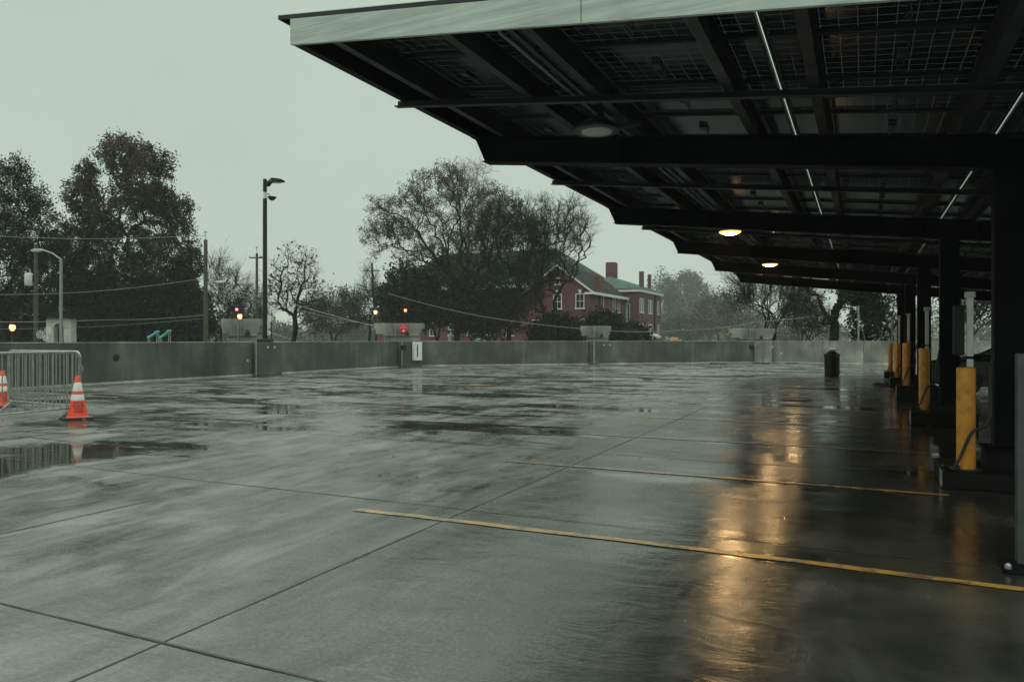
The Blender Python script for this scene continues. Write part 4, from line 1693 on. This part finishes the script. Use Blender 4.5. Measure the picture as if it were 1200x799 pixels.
tree('bare_dense_tree', 'dense dark bare tree in the middle of the central clump', 'tree', 600, 66, [(590, 262, 32, 36), (612, 300, 44, 52), (600, 345, 40, 46), (630, 262, 26, 34), (560, 300, 26, 40)],
     tips=760, twigs=6, twig_len=1.1, seed=27, group=G1, fork=.3, stems=2, up=.35, rise=.4, wander=.3, spread=.5, pathw=.15)
tree('bare_dense_tree', 'dark bare tree with spiky twigs at the right of the central clump', 'tree', 655, 63, [(668, 262, 20, 34), (652, 278, 36, 30), (682, 278, 14, 26), (622, 340, 18, 36), (642, 322, 20, 30), (664, 318, 16, 18)],
     tips=520, twigs=5, twig_len=1.2, seed=28, group=G1, fork=.34, stems=2, up=.4, rise=.5, wander=.25, spread=.45, pathw=.15)
for i, (px, py, hw, hh, d, lab) in enumerate(((478, 352, 34, 42, 78, 'dark evergreen behind the red sign'), (520, 348, 38, 44, 80, 'dark evergreen under the big spreading tree'),
                                              (570, 366, 46, 34, 72, 'loose dark evergreen below the dense bare tree'), (655, 391, 30, 13, 70, 'dark evergreen bush left of the narrow wall pier'),
                                              (708, 388, 18, 14, 74, 'rounded dark bush before the gable side wall'), (737, 396, 18, 9, 84, 'low clipped dark hedge before the brick tower'))):
    tree('evergreen_bush', lab, 'bush', px, d, [(px, py, hw, hh)], tips=220, leaves=5500 if hw > 40 else 9000, leaf=.34, leaf_m='leaf_ever', twigs=3, seed=40 + i, group='dark evergreens by the brick building', fork=.15, stems=2)
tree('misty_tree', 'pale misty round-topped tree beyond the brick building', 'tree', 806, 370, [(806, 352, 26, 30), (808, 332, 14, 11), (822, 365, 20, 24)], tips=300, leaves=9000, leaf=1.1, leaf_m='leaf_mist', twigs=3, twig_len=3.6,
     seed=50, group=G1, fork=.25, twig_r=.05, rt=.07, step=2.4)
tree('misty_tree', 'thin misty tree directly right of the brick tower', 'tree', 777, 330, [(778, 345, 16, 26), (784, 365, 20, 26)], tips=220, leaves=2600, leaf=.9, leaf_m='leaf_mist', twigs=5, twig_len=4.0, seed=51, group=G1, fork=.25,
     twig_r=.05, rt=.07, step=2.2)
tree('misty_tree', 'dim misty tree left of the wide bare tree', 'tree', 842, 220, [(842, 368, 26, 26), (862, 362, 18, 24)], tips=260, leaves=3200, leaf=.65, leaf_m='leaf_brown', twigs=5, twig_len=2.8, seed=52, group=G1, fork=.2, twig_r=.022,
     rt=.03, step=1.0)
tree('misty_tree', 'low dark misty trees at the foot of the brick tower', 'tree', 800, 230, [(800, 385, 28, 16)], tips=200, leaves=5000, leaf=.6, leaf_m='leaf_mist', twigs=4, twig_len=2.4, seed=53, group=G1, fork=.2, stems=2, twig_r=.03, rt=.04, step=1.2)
tree('bare_tree', 'wide fan-shaped bare tree behind the canopy end', 'tree', 897, 72, [(886, 335, 36, 30), (918, 335, 36, 34), (895, 305, 40, 24), (868, 352, 18, 18), (930, 362, 24, 26)], tips=260, twigs=5, twig_len=1.7, seed=54,
     group=G1, fork=.22, stems=6, up=.8, twig_r=.013, rt=.016, rise=.7, spread=.4, wander=.2)
tree('bare_thicket', 'tangled low bare thicket left of the thick-limbed oak', 'tree', 945, 84, [(940, 365, 24, 32), (958, 372, 18, 24)], tips=230, twigs=5, twig_len=1.3, seed=55, group=G1, fork=.15, stems=4, leaves=900, leaf=.3, leaf_m='leaf_brown')
tree('oak_tree', 'thick-limbed bare oak leaning over the wall behind the litter bin', 'tree', 974, 58, [(985, 318, 40, 36), (938, 345, 26, 20), (1012, 315, 36, 36), (955, 372, 26, 18), (965, 300, 40, 24)], tips=200, twigs=4, twig_len=1.1,
     seed=56, group=G1, fork=.36, rt=.034, e=2.0, up=.1, wander=.6, lean=.06)
tree('ivy_tree', 'dark ivy-covered tree right of the oak', 'tree', 1018, 54, [(1018, 372, 13, 40), (1012, 335, 20, 28), (1030, 300, 30, 36)], tips=260, leaves=16000, leaf=.26, leaf_m='leaf_ever', twigs=3, seed=57, group=G1, fork=.5, depth=.9)
tree('bare_tree', 'bare tree seen just left of the yellow bollards', 'tree', 1046, 66, [(1044, 350, 26, 36), (1062, 320, 34, 36)], tips=260, twigs=4, twig_len=1.1, seed=58, group=G1, fork=.22, leaves=2500, leaf=.22, leaf_m='leaf_dark')
tree('bare_tree', 'bare leafy tree seen between the two nearest columns', 'tree', 1134, 60, [(1128, 352, 28, 34), (1150, 340, 34, 44)], tips=330, twigs=4, twig_len=1.0, seed=59, group=G1, fork=.22, leaves=5000, leaf=.22, leaf_m='leaf_dark')
tree('bare_tree', 'bare leafy tree at the right frame edge behind the nearest column', 'tree', 1196, 56, [(1192, 350, 30, 36), (1215, 330, 40, 50)], tips=300, twigs=4, twig_len=1.0, seed=60, group=G1, fork=.22, leaves=4200, leaf=.22, leaf_m='leaf_dark')

# far woods, one mass
r = np.random.default_rng(99)
cs_, vparts = [], []
for i in range(200):
    px = r.uniform(-250, 1450) if i < 150 else r.uniform(1400, 2700)
    d = r.uniform(210, 380) if i < 150 else r.uniform(110, 150)
    topy = 372 + 16 * math.sin(px * .021) + 8 * math.sin(px * .057) + r.normal(0, 7)
    if 770 < px < 860:
        topy += 4
    p = at(px, d)
    gz = ground_z(p.x, p.y)
    top = EYE + (HOR - topy) * d / FOC
    hw = r.uniform(4.5, 9)
    n = 520
    u = r.normal(size=(n, 3))
    u /= np.linalg.norm(u, axis=1, keepdims=True)
    u *= r.uniform(0, 1, (n, 1)) ** .45
    c = np.array([p.x, p.y, (gz + top) / 2 + .5]) + u * np.array([hw, hw, (top - gz) / 2])
    lo = slice(0, n // 3)
    c[lo, 2] = gz + (top - gz) * r.uniform(0, .45, n // 3)
    c[lo, :2] = np.array([p.x, p.y]) + r.uniform(-hw, hw, (n // 3, 2)) * 1.1
    cs_.append(c)
    k = 60
    A = np.array([p.x, p.y, gz]) + np.zeros((k, 3))
    B = c[:k]
    Am = A + (B - A) * np.array([.15, .15, .55])
    vparts.append(frusta(Am, B, np.full(k, .06), np.full(k, .02), 3))
C = np.concatenate(cs_)
C = C[C[:, 2] > -.5]
V1, F1 = leaf_quads(r, C, 1.15)
V, F = join([(V1, F1)] + vparts)
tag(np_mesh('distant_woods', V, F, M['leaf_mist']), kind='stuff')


# ------------------------------------------------------------------ poles, wires, lamps and small things beyond the wall
def gz_at(px, d):
    p = at(px, d)
    return Vector((p.x, p.y, ground_z(p.x, p.y)))


def pole(px, d, top_py, rad, label, mat='wood_pole', arms=(), lean=0.0, extra=None):
    b = gz_at(px, d)
    h = EYE + (HOR - top_py) * d / FOC - b.z
    o = thing('utility_pole', label, 'utility pole', b, TH, 'utility poles beyond the wall')
    MB().tube([(0, 0, 0), (lean * .5, 0, h * .5), (lean, 0, h)], [rad * 1.15, rad, rad * .82], 10).build('shaft', M[mat], o, smooth=True)
    for (dz, half) in arms:
        MB().box((lean, -.12, h - dz), (half * 2, .1, .12)).build('crossarm', M[mat], o)
        for s in (-.9, -.4, .4, .9):
            MB().lathe([(.03, 0), (.05, .04), (.03, .1), (.05, .14), (.0, .2)], (lean + s * half, -.12, h - dz + .06), 8, False).build('insulator', M['grey_metal'], o)
    if extra:
        extra(o, h)
    return o


def ex_top(o, h):
    MB().tube([(0, 0, h - .3), (.0, -.05, h + .6)], .03, 6).build('pin', M['grey_metal'], o)
    MB().box((0, 0, h + .6), (.22, .1, .12)).build('insulator', M['grey_metal'], o)


def ex_tr(o, h):
    t = MB().lathe([(.0, 0), (.26, 0), (.28, .03), (.28, .8), (.26, .85), (.1, .9), (0, .9)], (-.42, -.1, h - 2.9), 20, False).build('transformer', M['cone_white'], o, smooth=True)
    MB().lathe([(.04, .9), (.05, 1.0), (.03, 1.2)], (-.36, -.1, h - 2.9), 8).build('bushing', M['grey_metal'], t)
    MB().box((-.13, -.1, h - 2.4), (.1, .12, .5)).build('bracket', M['lamp_black'], o)


pole(241, 58, 281, .17, 'thick wooden pole at the edge of the brown autumn tree', extra=ex_top)
pole(301, 75, 297, .15, 'wooden pole with crossarm just left of the lamp post', arms=((.45, .75),), extra=ex_top)
pole(442, 84, 308, .14, 'leaning slim wooden pole left of the spreading tree', arms=((.9, .9),), lean=-.6)
pole(42, 53, 287, .14, 'dark pole carrying a pale transformer can', extra=ex_tr)
pole(936, 78, 336, .13, 'dark slim pole left of the oak')
o = pole(1006, 47, 358, .055, 'thin pale pole with a guy wire beside the ivy tree', 'galv')
MB().tube([(.0, 0, 4.2), (.9, 0, .5)], .012, 5).build('guy_wire', M['galv'], o)


def cobra(px, d, top_py, reach, label, rad=.09, arm_h=.6):
    b = gz_at(px, d)
    h = EYE + (HOR - top_py) * d / FOC - b.z
    o = thing('street_lamp', label, 'street lamp', b, TH, None)
    MB().tube([(0, 0, 0), (0, 0, h)], [rad * 1.25, rad], 12).build('post', M['galv'], o, smooth=True)
    MB().tube([(0, 0, h - .06), (reach * .5, 0, h + arm_h * .62), (reach, 0, h + arm_h)], .05, 8).build('arm', M['galv'], o, smooth=True)
    s = 1 if reach > 0 else -1
    MB().prism([(0, -.03), (.3, -.12), (.75, -.1), (.85, 0), (.6, .1), (.15, .1)], lambda u, v, k: (reach + s * u, (k - .5) * .3, h + arm_h + v)).build('lamp_head', M['grey_metal'], o, bevel=.03)
    return o


cobra(71.5, 50, 303, -1.15, 'pale grey street lamp with arm reaching left by the gate pillar', arm_h=.55)
b = gz_at(241, 58)
o = thing('arm_lamp', 'small pale lamp head on an arm of the thick wooden pole', 'lamp', (b.x, b.y, EYE + (HOR - 331) * 58 / FOC), TH)
MB().tube([(.18, 0, 0), (.9, 0, .05)], .03, 6).build('arm', M['galv'], o, smooth=True)
MB().prism([(0, -.03), (.2, -.1), (.6, -.09), (.68, 0), (.5, .09), (.1, .08)], lambda u, v, k: (.75 + u, (k - .5) * .26, .05 + v)).build('lamp_head', M['cone_white'], o, bevel=.02)


def lantern(px, d, py, label, size=1.0, mat='lantern_glow', cap=True):
    b = gz_at(px, d)
    h = EYE + (HOR - py) * d / FOC - b.z
    o = thing('street_lantern', label, 'street lantern', b, TH, 'lit lanterns beyond the wall')
    MB().tube([(0, 0, 0), (0, 0, h - .3 * size)], [.07, .05], 10).build('post', M['lamp_black'], o, smooth=True)
    MB().lathe([(.05, -.3), (.13, -.26), (.16, -.22)], (0, 0, h), 14).build('collar', M['lamp_black'], o, smooth=True)
    g = MB().lathe([(.10 * size, -.22 * size), (.19 * size, -.05 * size), (.20 * size, .1 * size), (.15 * size, .2 * size), (.05 * size, .24 * size)], (0, 0, h), 16).build('globe', M[mat], o, smooth=True)
    if cap:
        MB().lathe([(.2 * size, .2 * size), (.17 * size, .27 * size), (.04 * size, .36 * size), (0, .45 * size)], (0, 0, h), 14).build('cap', M['lamp_black'], o, smooth=True)
    return o


lantern(14.5, 50, 384, 'lit lantern at the far left above the wall', .95)
lantern(281, 56, 371, 'lit lantern above the column head left of the lamp post', .85)
lantern(440, 72, 366, 'left one of the two lit lanterns above the red sign', .85)
lantern(475, 76, 363.5, 'right one of the two lit lanterns above the red sign', .75)
# red signal lens beside the second lantern
b = gz_at(277, 60)
o = thing('traffic_signal', 'dark traffic signal glowing red beside the lantern left of the lamp post', 'traffic signal', b, TH)
hz2 = EYE + (HOR - 365) * 60 / FOC - b.z
MB().tube([(0, 0, 0), (0, 0, hz2)], .06, 8).build('post', M['lamp_black'], o)
MB().box((0, -.1, hz2), (.36, .2, .95)).build('housing', M['lamp_black'], o, bevel=.03)
c = MB().lathe([(.11, 0), (.08, .04), (0, .05)], n=14).build('red_lens', M['red_glow'], o)
c.matrix_basis = Matrix.Translation((.10, -.205, hz2 + .15)) @ Matrix.Rotation(PI / 2, 4, 'X')

# gate pillar with arched niche and little roof
b = gz_at(72, 56)
o = thing('gate_pillar', 'pale plastered gate pillar with an arched niche and small roof', 'pillar', b, TH)
zt = EYE + (HOR - 373) * 56 / FOC - b.z
hw, nw = .93, .38
aw = MB()
arch = [(-nw, 0)] + [(-nw * math.cos(a), zt - .75 + nw * math.sin(a)) for a in [PI * k / 10 for k in range(11)]] + [(nw, 0)]
left = [(-hw, 0), (-hw, zt), (0, zt)] + [(-nw * math.cos(a), zt - .75 + nw * math.sin(a)) for a in [PI / 2 - PI / 2 * k / 6 for k in range(7)]] + [(-nw, 0)]
aw.prism(left, lambda u, v, k: (u, (k - .5) * .7, v))
aw.prism([(-u, v) for u, v in left], lambda u, v, k: (u, (k - .5) * .7, v))
aw.build('arch_body', M['plaster'], o)
MB().box((0, .25, zt / 2 - .3), (nw * 2 - .01, .12, zt - .7)).build('niche_back', M['wall_conc'], o)
MB().prism([(-1.22, zt + .003), (1.22, zt + .003), (1.15, zt + .14), (.5, zt + .42), (-.5, zt + .42), (-1.15, zt + .14)], lambda u, v, k: (u, (k - .5) * 1.1, v)).build('roof', M['slate'], o, bevel=.02)

# teal slides
for i, (px, lab) in enumerate(((180, 'left one of two teal playground slides'), (194, 'right one of two teal playground slides'))):
    d = 57
    b = gz_at(px, d)
    z1 = EYE + (HOR - 389.5 + i * 1.0) * d / FOC - b.z
    z0 = EYE + (HOR - 396.5) * d / FOC - b.z
    o = thing('playground_slide', lab, 'slide', b, TH + .1, 'teal playground slides')
    ch = MB()
    pts = [(-.40, z0), (-.28, z0 + .05), (.06, z0 + (z1 - z0) * .55), (.2, z1 - .03), (.36, z1)]
    up_ = [(a, c + .06) for a, c in reversed(pts)]
    ch.prism(pts + up_, lambda u, v, k: (u, (k - .5) * .4, v))
    for s in (-1, 1):
        ch.prism(pts + [(a, c + .16) for a, c in reversed(pts)], lambda u, v, k: (u, s * .205 + (k - .5) * .04, v))
    ch.build('chute', M['teal'], o)
    for x, z in ((.3, z1), (-.33, z0)):
        for s in (-.18, .18):
            MB().tube([(x, s, 0), (x, s, z)], .03, 6).build('post', M['grey_metal'], o)


# wire wheel ornaments
def ornament(px, d, rings, label):
    b = gz_at(px, d)
    o = thing('wire_ornament', label, 'ornament', b, TH, 'white wire ornaments on posts')
    zt = 0
    for (ox, py, rpx) in rings:
        z = EYE + (HOR - py) * d / FOC - b.z
        R = rpx * d / FOC
        x0 = (ox - px) * d / FOC
        ring = MB()
        for f in (1.0, .62):
            ring.tube([(x0 + R * f * math.cos(a), -.06, z + R * f * math.sin(a)) for a in [2 * PI * k / 20 for k in range(21)]], .018, 5)
        for k in range(8):
            a = 2 * PI * k / 8
            ring.tube([(x0 + R * .15 * math.cos(a), -.06, z + R * .15 * math.sin(a)), (x0 + R * math.cos(a), -.06, z + R * math.sin(a))], .014, 4)
        ring.build('wheel', M['white_paint'], o)
        zt = max(zt, z)
    MB().tube([(0, 0, 0), (0, 0, zt)], .04, 8).build('post', M['lamp_black'], o)
    return o


ornament(52, 49, [(48, 392, 4.6), (57, 387, 4.0), (54, 396, 3.2)], 'white wire wheel ornament left of the gate pillar')
ornament(318, 46, [(320, 363, 4.6), (316, 373, 3.6), (314, 382, 3.2), (315, 390, 2.6)], 'tall white wire ornament beside the lamp post')

# yellow stone cap and white post near the parked cars
b = gz_at(527, 84)
o = thing('white_post', 'white painted post beside the white car under the spreading tree', 'post', b, TH)
zt = EYE + (HOR - 377) * 84 / FOC - b.z
MB().lathe([(.18, 0), (.15, zt - .2)], n=12).build('shaft', M['white_paint'], o, smooth=True)
MB().lathe([(.2, zt - .2), (.22, zt - .1), (.1, zt)], n=12).build('cap', M['white_paint'], o, smooth=True)
b = at(790, 47)
b.z = -1.2
o = thing('yellow_block', 'small yellow block peeping over the wall right of the brick tower', 'block', b, TH)
zt = EYE + (HOR - 395.5) * 47 / FOC - b.z
MB().box((0, 0, zt / 2 - .1), (.1, .1, zt - .2)).build('stake', M['wood_pole'], o)
MB().box((0, 0, zt - .1), (.42, .3, .22)).build('head', paint('dull_yellow', (.45, .32, .12), .7), o, bevel=.02)

# wires
def wire(pts, label, rad=.022, sag=.0):
    ps = [at(*q) for q in pts]
    out = []
    for i in range(len(ps) - 1):
        n = 14
        for k in range(n + (i == len(ps) - 2)):
            t = k / n
            p = ps[i].lerp(ps[i + 1], t)
            p.z -= sag * math.sin(PI * t)
            out.append(p)
    tag(MB().tube(out, rad, 5).build('overhead_wire', M['grey_wire'], smooth=True), label, 'wire', 'overhead wires beyond the wall')


M['grey_wire'] = paint('grey_wire', (.16, .17, .165), .55, 0, .1, 2)
wire([(-60, 50, 274), (241, 58, 276)], 'topmost wire crossing the left trees to the thick wooden pole', .02, .3)
wire([(-60, 50, 345), (241, 58, 326)], 'middle wire crossing the left trees below the transformer', .022, .45)
wire([(-60, 48, 376), (120, 52, 375), (241, 58, 369)], 'low wire over the gate pillar and teal slides', .024, .1)
wire([(-60, 49, 386), (241, 58, 373)], 'lowest faint wire behind the gate pillar', .014, .25)
wire([(241, 58, 331), (340, 52, 355), (470, 46, 389)], 'long wire falling from the thick wooden pole past the lamp post', .024, .1)
wire([(241, 58, 336), (345, 55, 362), (440, 52, 381)], 'thin wire falling just under the long falling wire', .014, .1)
wire([(301, 75, 385), (352, 62, 401)], 'short wire dipping to the wall right of the lamp post', .028, .0)
wire([(455, 70, 344), (560, 62, 370), (690, 58, 386)], 'wire crossing in front of the spreading tree', .026, .1)
wire([(690, 58, 386), (800, 58, 387), (890, 60, 377), (1000, 62, 362)], 'wire sagging before the brick tower towards the oak', .022, .15)
